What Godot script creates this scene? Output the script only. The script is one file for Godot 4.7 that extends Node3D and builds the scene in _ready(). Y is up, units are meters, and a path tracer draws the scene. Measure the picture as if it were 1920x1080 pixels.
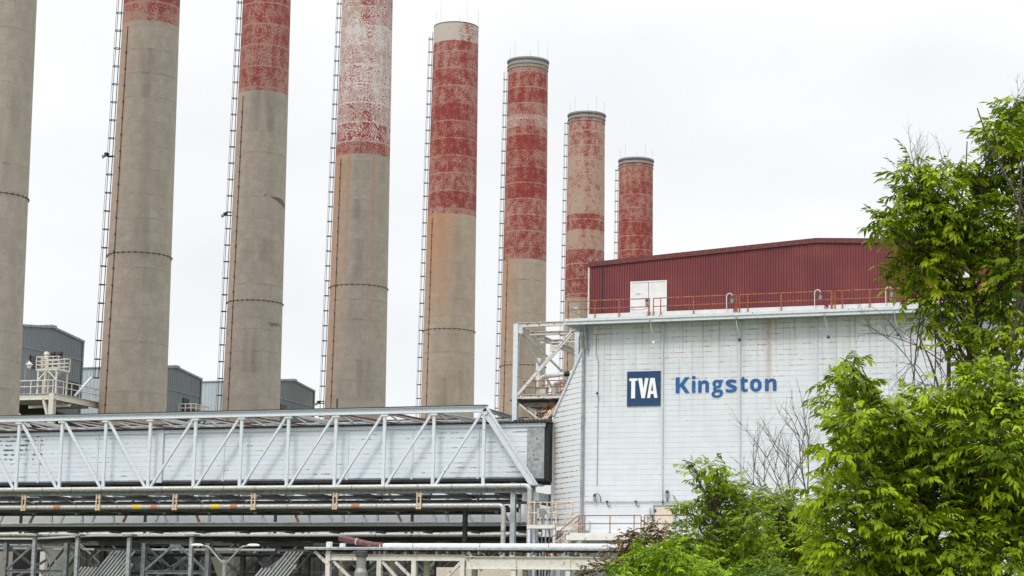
extends Node3D
# The yard of a power station under a bright overcast sky. x runs along the sheds to the right, z towards the camera, metres.

class MB:
	var v := PackedVector3Array()
	var n := PackedVector3Array()
	var uv := PackedVector2Array()
	var idx := PackedInt32Array()

	func quad(a: Vector3, b: Vector3, c: Vector3, d: Vector3, uvs: Array = []) -> void:   # counter-clockwise as seen from outside
		var nn: Vector3 = (b - a).cross(c - a)
		if nn.length_squared() < 1e-14:
			nn = (c - a).cross(d - a)
		nn = nn.normalized()
		var k: int = v.size()
		for p in [a, b, c, d]:
			v.append(p)
			n.append(nn)
		if uvs.size() == 4:
			for q in uvs:
				uv.append(q)
		else:
			for q in 4:
				uv.append(Vector2(q & 1, q >> 1))
		for q in [0, 2, 1, 0, 3, 2]:
			idx.append(k + q)

	func tri(a: Vector3, b: Vector3, c: Vector3) -> void:
		var nn: Vector3 = (b - a).cross(c - a).normalized()
		var k: int = v.size()
		for p in [a, b, c]:
			v.append(p)
			n.append(nn)
			uv.append(Vector2.ZERO)
		for q in [0, 2, 1]:
			idx.append(k + q)

	func box(c: Vector3, s: Vector3, b := Basis.IDENTITY) -> void:
		var x: Vector3 = b.x * s.x * 0.5
		var y: Vector3 = b.y * s.y * 0.5
		var z: Vector3 = b.z * s.z * 0.5
		quad(c - x - y + z, c + x - y + z, c + x + y + z, c - x + y + z)
		quad(c + x - y - z, c - x - y - z, c - x + y - z, c + x + y - z)
		quad(c + x - y + z, c + x - y - z, c + x + y - z, c + x + y + z)
		quad(c - x - y - z, c - x - y + z, c - x + y + z, c - x + y - z)
		quad(c - x + y + z, c + x + y + z, c + x + y - z, c - x + y - z)
		quad(c - x - y - z, c + x - y - z, c + x - y + z, c - x - y + z)

	func span(lo: Vector3, hi: Vector3) -> void:
		box((lo + hi) * 0.5, (hi - lo).abs())

	func frame(a: Vector3, b: Vector3) -> Basis:
		var z: Vector3 = (b - a).normalized()
		var up := Vector3.UP if absf(z.y) < 0.95 else Vector3.FORWARD
		var x: Vector3 = up.cross(z).normalized()
		return Basis(x, z.cross(x).normalized(), z)

	func bar(a: Vector3, b: Vector3, w: float, h: float) -> void:
		box((a + b) * 0.5, Vector3(w, h, a.distance_to(b)), frame(a, b))

	func ibeam(a: Vector3, b: Vector3, w: float, h: float, t := 0.03) -> void:
		var f: Basis = frame(a, b)
		var c: Vector3 = (a + b) * 0.5
		var l: float = a.distance_to(b)
		box(c + f.y * (h - t) * 0.5, Vector3(w, t, l), f)
		box(c - f.y * (h - t) * 0.5, Vector3(w, t, l), f)
		box(c, Vector3(t, h - 2.0 * t, l), f)

	func hcol(x: float, z: float, y0: float, y1: float, w: float, t := 0.03) -> void:
		box(Vector3(x, (y0 + y1) * 0.5, z + (w - t) * 0.5), Vector3(w, y1 - y0, t))
		box(Vector3(x, (y0 + y1) * 0.5, z - (w - t) * 0.5), Vector3(w, y1 - y0, t))
		box(Vector3(x, (y0 + y1) * 0.5, z), Vector3(t, y1 - y0, w - 2.0 * t))

	func tube(pts: Array, r: float, sides := 8, r2 := -1.0, cap := true) -> void:
		if r2 < 0.0:
			r2 = r
		var k: int = v.size()
		var m: int = pts.size()
		var x := Vector3.ZERO
		for i in m:
			var d: Vector3 = (pts[mini(i + 1, m - 1)] - pts[maxi(i - 1, 0)]).normalized()
			if i == 0:
				x = d.cross(Vector3.UP if absf(d.y) < 0.9 else Vector3.RIGHT).normalized()
			else:
				x = (x - d * x.dot(d)).normalized()
			var y: Vector3 = d.cross(x)
			var rr: float = lerpf(r, r2, float(i) / maxf(1.0, m - 1.0))
			for s in sides + 1:
				var an: float = TAU * s / sides
				var o: Vector3 = x * cos(an) + y * sin(an)
				v.append(pts[i] + o * rr)
				n.append(o)
				uv.append(Vector2(float(s) / sides, i))
		for i in m - 1:
			for s in sides:
				var a: int = k + i * (sides + 1) + s
				var b: int = a + sides + 1
				for q in [a, b, a + 1, a + 1, b, b + 1]:
					idx.append(q)
		if cap:
			for e in 2:
				var c: int = v.size()
				var nn: Vector3 = (pts[0] - pts[1]).normalized() if e == 0 else (pts[m - 1] - pts[m - 2]).normalized()
				v.append(pts[0] if e == 0 else pts[m - 1])
				n.append(nn)
				uv.append(Vector2.ZERO)
				for s in sides + 1:
					v.append(v[k + (0 if e == 0 else (m - 1) * (sides + 1)) + s])
					n.append(nn)
					uv.append(Vector2.ZERO)
				for s in sides:
					idx.append(c)
					idx.append(c + 1 + s + (0 if e == 0 else 1))
					idx.append(c + 1 + s + (1 if e == 0 else 0))

	func ring(c: Vector3, r: float, t: float, h: float, segs := 20, a0 := 0.0, a1 := TAU) -> void:   # flat hoop about a vertical axis
		for s in segs:
			var p: float = lerpf(a0, a1, float(s) / segs)
			var q: float = lerpf(a0, a1, float(s + 1) / segs)
			var d0 := Vector3(cos(p), 0, sin(p))
			var d1 := Vector3(cos(q), 0, sin(q))
			var u := Vector3(0, h * 0.5, 0)
			quad(c + d1 * r - u, c + d0 * r - u, c + d0 * r + u, c + d1 * r + u)
			quad(c + d0 * (r - t) - u, c + d1 * (r - t) - u, c + d1 * (r - t) + u, c + d0 * (r - t) + u)
			quad(c + d0 * r + u, c + d0 * (r - t) + u, c + d1 * (r - t) + u, c + d1 * r + u)
			quad(c + d0 * (r - t) - u, c + d0 * r - u, c + d1 * r - u, c + d1 * (r - t) - u)

	func lathe(c: Vector3, prof: Array, sides := 12) -> void:    # prof: [radius, height] from the bottom up
		for i in prof.size() - 1:
			for s in sides:
				var d0 := Vector3(cos(TAU * s / sides), 0, sin(TAU * s / sides))
				var d1 := Vector3(cos(TAU * (s + 1) / sides), 0, sin(TAU * (s + 1) / sides))
				var y0 := Vector3(0, prof[i][1], 0)
				var y1 := Vector3(0, prof[i + 1][1], 0)
				quad(c + d1 * prof[i][0] + y0, c + d0 * prof[i][0] + y0, c + d0 * prof[i + 1][0] + y1, c + d1 * prof[i + 1][0] + y1)

	func prism(pts: PackedVector2Array, o: Vector3, x: Vector3, y: Vector3, depth: float) -> void:   # outline in the plane x, y, thickened along x cross y
		var z: Vector3 = x.cross(y).normalized() * depth
		if Geometry2D.is_polygon_clockwise(pts):
			pts.reverse()
		var t := Geometry2D.triangulate_polygon(pts)
		for k in range(0, t.size(), 3):
			var w := []
			for q in 3:
				w.append(o + x * pts[t[k + q]].x + y * pts[t[k + q]].y)
			if (w[1] - w[0]).cross(w[2] - w[0]).dot(z) < 0.0:
				w = [w[0], w[2], w[1]]
			tri(w[0] + z, w[1] + z, w[2] + z)
			tri(w[0], w[2], w[1])
		for k in pts.size():
			var a: Vector3 = o + x * pts[k].x + y * pts[k].y
			var p: Vector2 = pts[(k + 1) % pts.size()]
			var b: Vector3 = o + x * p.x + y * p.y
			quad(a, b, b + z, a + z)

	func mesh() -> ArrayMesh:
		var arr := []
		arr.resize(Mesh.ARRAY_MAX)
		arr[Mesh.ARRAY_VERTEX] = v
		arr[Mesh.ARRAY_NORMAL] = n
		arr[Mesh.ARRAY_TEX_UV] = uv
		arr[Mesh.ARRAY_INDEX] = idx
		var m := ArrayMesh.new()
		m.add_surface_from_arrays(Mesh.PRIMITIVE_TRIANGLES, arr)
		return m

var M := {}
var rng := RandomNumberGenerator.new()

func put(called: String, mesh: Mesh, m: Material, parent: Node = null) -> MeshInstance3D:
	var o := MeshInstance3D.new()
	o.name = called
	o.mesh = mesh
	o.material_override = m
	(parent if parent else self).add_child(o, true)
	return o

func obj(called: String, b: MB, m: Material, parent: Node = null) -> MeshInstance3D:
	return put(called, b.mesh(), m, parent)

func tag(o: Node, label: String, category: String, group := "", kind := "") -> Node:
	if label:
		o.set_meta("label", label)
	if category:
		o.set_meta("category", category)
	if group:
		o.set_meta("group", group)
	if kind:
		o.set_meta("kind", kind)
	return o

func thing(called: String, label: String, category: String, at := Vector3.ZERO, group := "") -> Node3D:
	var o := Node3D.new()
	o.name = called
	add_child(o, true)
	o.position = at
	tag(o, label, category, group)
	return o

func under(called: String, parent: Node3D, at := Vector3.ZERO) -> Node3D:
	var o := Node3D.new()
	o.name = called
	parent.add_child(o, true)
	o.position = at
	return o

func structure(called: String, b: MB, m: Material, label: String) -> MeshInstance3D:
	var o := obj(called, b, m)
	tag(o, label, "", "", "structure")
	return o

# ---------------------------------------------------------------- materials

func ramp_tex(s: int, freq: float, stops: Array, size := 512, octaves := 5, kind := FastNoiseLite.TYPE_SIMPLEX_SMOOTH) -> NoiseTexture2D:
	var f := FastNoiseLite.new()
	f.seed = s
	f.noise_type = kind
	f.frequency = freq
	f.fractal_octaves = octaves
	var g := Gradient.new()
	g.offsets = PackedFloat32Array(stops.map(func(x): return x[0]))
	g.colors = PackedColorArray(stops.map(func(x): return x[1]))
	var t := NoiseTexture2D.new()
	t.width = size
	t.height = size
	t.seamless = true
	t.noise = f
	t.color_ramp = g
	return t

func c8(r: int, g: int, b: int) -> Color:
	return Color8(r, g, b)

func mat(tex: Texture2D, rough: float, scale := 0.0, metal := 0.0, tint := Color.WHITE) -> StandardMaterial3D:
	var m := StandardMaterial3D.new()
	m.albedo_color = tint
	m.albedo_texture = tex
	m.roughness = rough
	m.metallic = metal
	if scale > 0.0:
		m.uv1_triplanar = true
		m.uv1_world_triplanar = true
		m.uv1_scale = Vector3.ONE * scale
	return m

func shift(m: StandardMaterial3D, f: float) -> StandardMaterial3D:
	var d: StandardMaterial3D = m.duplicate()
	d.albedo_color = Color(f, f, f)
	return d

func noise_bytes(s: int, w: int, h: int, freq: float, octaves: int, kind := FastNoiseLite.TYPE_SIMPLEX_SMOOTH, to_h := 0) -> PackedByteArray:
	var f := FastNoiseLite.new()
	f.seed = s
	f.noise_type = kind
	f.frequency = freq
	f.fractal_octaves = octaves
	var im: Image = f.get_seamless_image(w, h)
	if to_h:
		im.resize(w, to_h, Image.INTERPOLATE_CUBIC)
	return im.get_data()

func image_of(bytes: PackedByteArray, w: int, h: int) -> ImageTexture:
	return ImageTexture.create_from_image(Image.create_from_data(w, h, false, Image.FORMAT_RGB8, bytes))

func materials() -> void:
	var rust := c8(124, 72, 44)
	var wt := c8(205, 213, 221)
	M.white = mat(ramp_tex(1, 0.02, [[0.0, c8(188, 197, 206)], [0.45, wt], [0.80, c8(214, 221, 227)], [0.86, c8(186, 172, 158)], [0.91, rust], [1.0, c8(84, 56, 44)]], 1024), 0.55, 0.21)
	M.old_white = mat(ramp_tex(2, 0.022, [[0.0, c8(186, 186, 182)], [0.5, c8(210, 210, 206)], [0.70, c8(192, 184, 174)], [0.78, c8(134, 98, 76)], [0.88, c8(92, 66, 54)], [1.0, c8(70, 52, 46)]], 1024), 0.65, 0.2)
	M.cream = mat(ramp_tex(3, 0.012, [[0.0, c8(200, 198, 190)], [0.6, c8(216, 215, 209)], [0.80, c8(204, 196, 180)], [0.88, c8(150, 112, 84)], [1.0, c8(110, 78, 60)]], 1024), 0.6, 0.16)
	M.rail_rust = mat(ramp_tex(4, 0.03, [[0.0, c8(98, 56, 32)], [0.45, c8(142, 80, 38)], [0.64, c8(164, 100, 48)], [0.82, c8(186, 156, 122)], [1.0, c8(120, 62, 36)]]), 0.75, 0.7)
	M.rail_pale = mat(ramp_tex(5, 0.03, [[0.0, c8(216, 214, 206)], [0.5, c8(210, 204, 192)], [0.6, c8(196, 150, 108)], [0.75, c8(150, 92, 60)], [1.0, c8(120, 72, 48)]]), 0.7, 0.6)
	M.lacing = mat(ramp_tex(6, 0.03, [[0.0, c8(88, 50, 40)], [0.45, c8(120, 70, 54)], [0.55, c8(190, 180, 166)], [1.0, c8(214, 208, 198)]]), 0.75, 0.12)
	M.lacing_rust = mat(ramp_tex(29, 0.02, [[0.0, c8(84, 48, 40)], [0.6, c8(116, 68, 54)], [0.75, c8(150, 120, 104)], [1.0, c8(190, 180, 170)]]), 0.75, 0.3)
	M.grey = mat(ramp_tex(7, 0.015, [[0.0, c8(118, 124, 128)], [0.5, c8(150, 156, 160)], [0.75, c8(166, 170, 172)], [0.85, c8(120, 98, 82)], [1.0, c8(90, 66, 54)]]), 0.55, 0.3)
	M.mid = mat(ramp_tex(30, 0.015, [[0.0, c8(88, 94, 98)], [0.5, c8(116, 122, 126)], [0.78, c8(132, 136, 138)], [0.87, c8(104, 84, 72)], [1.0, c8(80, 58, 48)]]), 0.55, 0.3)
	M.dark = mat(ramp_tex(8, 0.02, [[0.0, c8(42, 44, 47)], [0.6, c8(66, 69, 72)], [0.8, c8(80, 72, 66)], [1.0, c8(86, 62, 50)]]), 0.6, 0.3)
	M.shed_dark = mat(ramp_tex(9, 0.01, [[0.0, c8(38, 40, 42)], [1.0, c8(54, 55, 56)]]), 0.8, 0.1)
	M.black = mat(ramp_tex(10, 0.02, [[0.0, c8(24, 24, 26)], [1.0, c8(44, 43, 43)]]), 0.6, 0.3)
	M.red_sheet = mat(ramp_tex(11, 0.006, [[0.0, c8(103, 43, 48)], [0.5, c8(115, 50, 55)], [1.0, c8(128, 62, 66)]]), 0.5, 0.11)
	M.red_trim = mat(ramp_tex(12, 0.02, [[0.0, c8(74, 34, 36)], [0.5, c8(98, 43, 46)], [0.75, c8(104, 54, 50)], [1.0, c8(70, 48, 42)]]), 0.6, 0.4)
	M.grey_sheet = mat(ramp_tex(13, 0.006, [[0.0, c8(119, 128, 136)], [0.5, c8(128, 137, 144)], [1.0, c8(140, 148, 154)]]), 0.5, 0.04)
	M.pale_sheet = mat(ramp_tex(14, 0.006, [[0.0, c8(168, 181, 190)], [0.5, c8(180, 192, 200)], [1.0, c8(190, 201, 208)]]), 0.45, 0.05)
	M.jacket = mat(ramp_tex(15, 0.02, [[0.0, c8(150, 150, 148)], [0.5, c8(190, 190, 188)], [0.74, c8(206, 207, 207)], [0.84, c8(150, 142, 134)], [1.0, c8(96, 84, 76)]]), 0.42, 0.5, 0.4)
	M.hanger = mat(ramp_tex(16, 0.04, [[0.0, c8(224, 216, 198)], [0.55, c8(214, 200, 174)], [0.66, c8(160, 104, 66)], [1.0, c8(96, 58, 42)]]), 0.75, 1.1)
	M.door = mat(ramp_tex(17, 0.01, [[0.0, c8(206, 206, 208)], [1.0, c8(222, 222, 222)]]), 0.4, 0.3)
	M.beige = mat(ramp_tex(18, 0.02, [[0.0, c8(198, 188, 176)], [1.0, c8(218, 209, 198)]]), 0.5, 0.4)
	M.blue = mat(ramp_tex(19, 0.02, [[0.0, c8(6, 56, 100)], [1.0, c8(12, 66, 114)]]), 0.45, 0.4)
	M.letter_blue = mat(ramp_tex(20, 0.02, [[0.0, c8(12, 80, 140)], [0.6, c8(18, 90, 154)], [1.0, c8(48, 110, 170)]]), 0.5, 0.5)
	M.letter_white = mat(null, 0.45, 0.0, 0.0, c8(236, 238, 240))
	M.glass = mat(null, 0.2, 0.0, 0.0, c8(150, 158, 160))
	M.galv = mat(ramp_tex(21, 0.02, [[0.0, c8(120, 124, 126)], [1.0, c8(158, 160, 160)]]), 0.5, 0.5, 0.3)
	M.wine = mat(ramp_tex(22, 0.02, [[0.0, c8(78, 44, 44)], [0.7, c8(98, 58, 56)], [0.8, c8(170, 160, 150)], [1.0, c8(190, 182, 174)]]), 0.5, 0.5)
	M.yellow = mat(null, 0.5, 0.0, 0.0, c8(212, 190, 62))
	M.orange_mark = mat(null, 0.6, 0.0, 0.0, c8(172, 118, 92))
	M.horn = mat(null, 0.5, 0.0, 0.0, c8(150, 140, 108))
	M.pale_blue = mat(null, 0.5, 0.0, 0.0, c8(150, 184, 206))
	M.blue_white = mat(ramp_tex(23, 0.015, [[0.0, c8(166, 184, 208)], [0.5, c8(196, 208, 222)], [0.75, c8(220, 224, 226)], [0.9, c8(140, 130, 122)], [1.0, c8(100, 84, 74)]]), 0.5, 0.35)
	M.stripe = mat(ramp_tex(24, 0.02, [[0.0, c8(158, 163, 166)], [1.0, c8(188, 192, 194)]]), 0.5, 0.2)
	M.ground = mat(ramp_tex(25, 0.02, [[0.0, c8(74, 82, 50)], [0.5, c8(92, 98, 62)], [0.7, c8(120, 114, 92)], [1.0, c8(136, 130, 112)]]), 0.95, 0.05)
	M.bark = mat(ramp_tex(26, 0.03, [[0.0, c8(62, 54, 46)], [0.6, c8(92, 80, 70)], [1.0, c8(118, 106, 94)]]), 0.9, 1.5)
	M.twig = mat(ramp_tex(27, 0.03, [[0.0, c8(72, 66, 64)], [1.0, c8(112, 104, 100)]]), 0.9, 1.0)
	M.roofing = mat(ramp_tex(28, 0.02, [[0.0, c8(120, 120, 118)], [1.0, c8(150, 149, 145)]]), 0.9, 0.2)
	for k in ["white", "grey_sheet", "red_sheet"]:
		M[k].uv1_offset = Vector3(0.31, 0.17, 0.53)

func leaf_mat(tint: Color, rough := 0.42) -> StandardMaterial3D:
	var m := StandardMaterial3D.new()
	m.albedo_color = tint
	m.roughness = rough
	m.vertex_color_use_as_albedo = true
	m.backlight_enabled = true
	m.backlight = Color(0.62, 0.68, 0.24)
	m.metallic_specular = 0.28
	return m

# ---------------------------------------------------------------- the scene

func _ready() -> void:
	rng.seed = 20240611
	var cam := Camera3D.new()
	cam.name = "camera"
	cam.keep_aspect = Camera3D.KEEP_HEIGHT
	cam.fov = 15.648
	cam.near = 0.1
	cam.far = 3000.0
	cam.position = Vector3(33.6, 1.7, 100.5)
	cam.basis = Basis(Vector3.UP, deg_to_rad(20.5)) * Basis(Vector3.RIGHT, deg_to_rad(9.462)) * Basis(Vector3.BACK, 0.0185)
	add_child(cam)
	cam.current = true
	var env := Environment.new()
	env.background_mode = Environment.BG_SKY
	env.tonemap_mode = Environment.TONE_MAPPER_LINEAR
	env.tonemap_exposure = 1.0
	env.sdfgi_enabled = true
	env.ssao_enabled = true
	env.ssil_enabled = true
	var sky := Sky.new()
	sky.sky_material = overcast()
	env.sky = sky
	env.background_energy_multiplier = 1.0
	var we := WorldEnvironment.new()
	we.name = "overcast_daylight"
	we.environment = env
	add_child(we)
	var sun := DirectionalLight3D.new()
	sun.name = "veiled_sun"
	sun.light_energy = 0.5
	sun.light_color = Color(1.0, 0.965, 0.92)
	sun.light_angular_distance = 14.0
	sun.shadow_enabled = true
	add_child(sun)
	sun.look_at_from_position(Vector3.ZERO, -Vector3(-0.15, 1.0, 0.9), Vector3.UP)
	materials()
	stain_textures()

	var g := MB.new()
	g.quad(Vector3(-1500, 0, 1200), Vector3(1500, 0, 1200), Vector3(1500, 0, -1500), Vector3(-1500, 0, -1500))
	structure("ground", g, M.ground, "flat grass and gravel ground of the yard")
	transfer_house()
	red_penthouse()
	boiler_houses()
	chimneys()
	truss_bridge()
	gallery()
	far_gallery()
	pump_house()
	pipe_rack()
	support_bents()
	steel_tower()
	left_platform()
	balcony()
	roof_railing()
	roof_lamps()
	signs()
	wall_fittings()
	lower_landing()
	lower_rack()
	street_lamp()
	trees()

func overcast() -> PanoramaSkyMaterial:
	var w := 1024
	var h := 512
	var f := FastNoiseLite.new()
	f.seed = 5
	f.frequency = 1.6
	f.fractal_octaves = 5
	var im := Image.create(w, h, false, Image.FORMAT_RGBF)
	for j in h:
		var el: float = PI * (0.5 - (j + 0.5) / h)
		var s: float = maxf(sin(el), 0.0)
		var base: float = 0.98 + 1.25 * smoothstep(0.22, 1.0, s)
		for i in w:
			if el < -0.02:
				im.set_pixel(i, j, Color(0.32, 0.32, 0.3))
				continue
			var az: float = TAU * i / w
			var d := Vector3(cos(el) * cos(az), sin(el) * 2.2, cos(el) * sin(az))
			var c: float = f.get_noise_3dv(d * 2.0)
			var cc: float = f.get_noise_3dv(d * 5.0 + Vector3(7, 3, 1))
			var k: float = base * (1.0 + 0.10 * c + 0.05 * cc)
			var b: float = 0.022 - 0.03 * c
			im.set_pixel(i, j, Color(k * (1.0 - b), k * (1.0 - b * 0.25), k * (1.0 + b * 0.7)))
	var m := PanoramaSkyMaterial.new()
	m.panorama = ImageTexture.create_from_image(im)
	return m

# ---------------------------------------------------------------- stained siding

func stain_textures() -> void:
	# the tall wall: x 0 to 24, y 6.5 to 17.5
	var w := 1024
	var h := 512
	var a := noise_bytes(31, w, h, 0.02, 5)
	var b := noise_bytes(32, w, h, 0.09, 3)
	var cs := noise_bytes(33, w, 64, 0.03, 4, FastNoiseLite.TYPE_SIMPLEX_SMOOTH, h)
	var streaks := [[5.2, 0.05, 2.2], [6.25, 0.07, 3.2], [7.1, 0.05, 2.4], [9.6, 0.22, 4.6], [9.95, 0.05, 2.0], [10.9, 0.06, 1.6], [13.9, 0.07, 2.0], [14.6, 0.05, 2.5], [3.1, 0.05, 1.4], [17.2, 0.1, 2.0]]
	var out := PackedByteArray()
	out.resize(w * h * 3)
	var line := PackedFloat32Array()
	line.resize(w)
	for i in w:
		var x: float = 24.0 * i / w
		var q: float = absf(fposmod(x - 0.1, 0.33) - 0.165)
		line[i] = 1.0 if q > 0.15 else 0.0
	for j in h:
		var y: float = 17.5 - 11.0 * j / h
		var q: float = fposmod(y - 6.92, 0.2653)
		var joint: float = 1.0 if q < 0.03 or q > 0.2453 else 0.0
		var high: float = clampf((y - 12.0) / 5.0, 0.0, 1.0)
		for i in w:
			var k: int = j * w + i
			var n1: float = a[k] / 255.0
			var n2: float = b[k] / 255.0
			var n3: float = cs[k] / 255.0
			var r: float = 0.0
			r = joint * clampf((n1 * 0.7 + 0.5 * n2 + 0.22 * high - 0.80) * 3.0, 0.0, 0.6)
			r = maxf(r, line[i] * (0.12 + 0.88 * high) * clampf((n2 + n3 - 0.62) * 0.8, 0.0, 0.36))
			var x: float = 24.0 * i / w
			for s in streaks:
				var dx: float = absf(x - s[0]) / s[1]
				if dx < 1.0:
					var fall: float = clampf(1.0 - (17.1 - y) / s[2], 0.0, 1.0)
					r = maxf(r, (1.0 - dx) * fall * (0.25 + 0.5 * n2))
			var grime: float = clampf((n3 - 0.42) * 1.0, 0.0, 0.2) * (0.15 + 0.5 * high) + joint * 0.04
			var t: float = 0.975 + 0.05 * n1
			var red: float = 213.0 * t
			var gre: float = 220.0 * t
			var blu: float = 228.0 * t
			red = lerpf(lerpf(red, 150.0, grime), 152.0, r)
			gre = lerpf(lerpf(gre, 150.0, grime), 112.0, r)
			blu = lerpf(lerpf(blu, 148.0, grime), 92.0, r)
			out[k * 3] = int(clampf(red, 0, 255))
			out[k * 3 + 1] = int(clampf(gre, 0, 255))
			out[k * 3 + 2] = int(clampf(blu, 0, 255))
	M.siding = mat(image_of(out, w, h), 0.5)
	M.siding.uv1_triplanar = true
	M.siding.uv1_world_triplanar = true
	M.siding.uv1_scale = Vector3(1.0 / 24.0, 1.0 / 11.0, 1.0 / 24.0)
	M.siding.uv1_offset = Vector3(0.0, -17.5 / 11.0, 0.0)
	# the splayed corner, by its own unfolded coordinates
	w = 256
	h = 512
	out.resize(w * h * 3)
	for j in h:
		var y: float = 17.5 - 11.0 * j / h
		var q: float = fposmod(y - 6.92, 0.2653)
		var joint: float = 1.0 if q < 0.035 or q > 0.2353 else 0.0
		for i in w:
			var k: int = j * w + i
			var n1: float = a[j * 1024 + i * 2] / 255.0
			var n2: float = b[j * 1024 + i] / 255.0
			var n3: float = cs[j * 1024 + i + 300] / 255.0
			var s: float = 3.6 * i / w
			var r: float = joint * clampf((n1 * 0.7 + 0.45 * n2 + 0.10 * s - 0.72) * 3.0, 0.0, 0.75)
			r = maxf(r, clampf((s - 2.75) * 1.2, 0.0, 0.5) * clampf((n3 - 0.4) * 3.0, 0.0, 1.0))
			out[k * 3] = int(lerpf(218.0, 176.0, r))
			out[k * 3 + 1] = int(lerpf(223.0, 128.0, r))
			out[k * 3 + 2] = int(lerpf(228.0, 74.0, r))
	M.splay = mat(image_of(out, w, h), 0.5)
	# the conveyor gallery: x -50 to -2, y 9.6 to 13
	w = 1024
	h = 128
	out.resize(w * h * 3)
	for j in h:
		var y: float = 13.0 - 3.4 * j / h
		var q: float = fposmod(y - 9.92, 0.262)
		var joint: float = 1.0 if q < 0.035 or q > 0.235 else 0.0
		for i in w:
			var k: int = j * w + i
			var x: float = -50.0 + 48.0 * i / w
			var n1: float = a[(j * 3) * 1024 + i] / 255.0
			var n2: float = b[j * 1024 + i] / 255.0
			var r: float = joint * clampf((n1 * 0.5 + 0.6 * n2 + clampf((x + 12.0) * 0.018, 0.0, 0.16) - 0.66) * 3.5, 0.0, 0.75)
			var t: float = 0.97 + 0.06 * n1
			var peel: float = 0.0
			if x > -36.4 and x < -32.9 and y > 10.9 and (q > 0.19 or q < 0.03):
				var n5: float = a[(int(y / 0.262) * 37 % 500) * 1024 + (i * 5) % 1024] / 255.0
				peel = clampf((n5 + 0.5 * n2 + 0.10 * (y - 12.0) - 0.72) * 6.0, 0.0, 1.0)
			out[k * 3] = int(lerpf(lerpf(211.0 * t, 136.0, r), 62.0, peel))
			out[k * 3 + 1] = int(lerpf(lerpf(220.0 * t, 112.0, r), 76.0, peel))
			out[k * 3 + 2] = int(lerpf(lerpf(230.0 * t, 96.0, r), 92.0, peel))
	M.gallery = mat(image_of(out, w, h), 0.5)
	M.gallery.uv1_triplanar = true
	M.gallery.uv1_world_triplanar = true
	M.gallery.uv1_scale = Vector3(1.0 / 48.0, 1.0 / 3.4, 1.0 / 48.0)
	M.gallery.uv1_offset = Vector3(50.0 / 48.0, -13.0 / 3.4, 0.0)

func panel_mesh(w: float, h: float, t := 0.05, e := 0.004) -> ArrayMesh:   # one siding panel, bevelled round its face; origin at its lower left corner, proud of z = 0
	var b := MB.new()
	var o := [Vector3(0, 0, 0), Vector3(w, 0, 0), Vector3(w, h, 0), Vector3(0, h, 0)]
	var m := [Vector3(0, 0, t - e), Vector3(w, 0, t - e), Vector3(w, h, t - e), Vector3(0, h, t - e)]
	var i := [Vector3(e, e, t), Vector3(w - e, e, t), Vector3(w - e, h - e, t), Vector3(e, h - e, t)]
	b.quad(i[0], i[1], i[2], i[3])
	for k in 4:
		var q: int = (k + 1) % 4
		b.quad(m[k], m[q], i[q], i[k])
		b.quad(o[k], o[q], m[q], m[k])
	return b.mesh()

const COURSE := 0.2653

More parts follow.
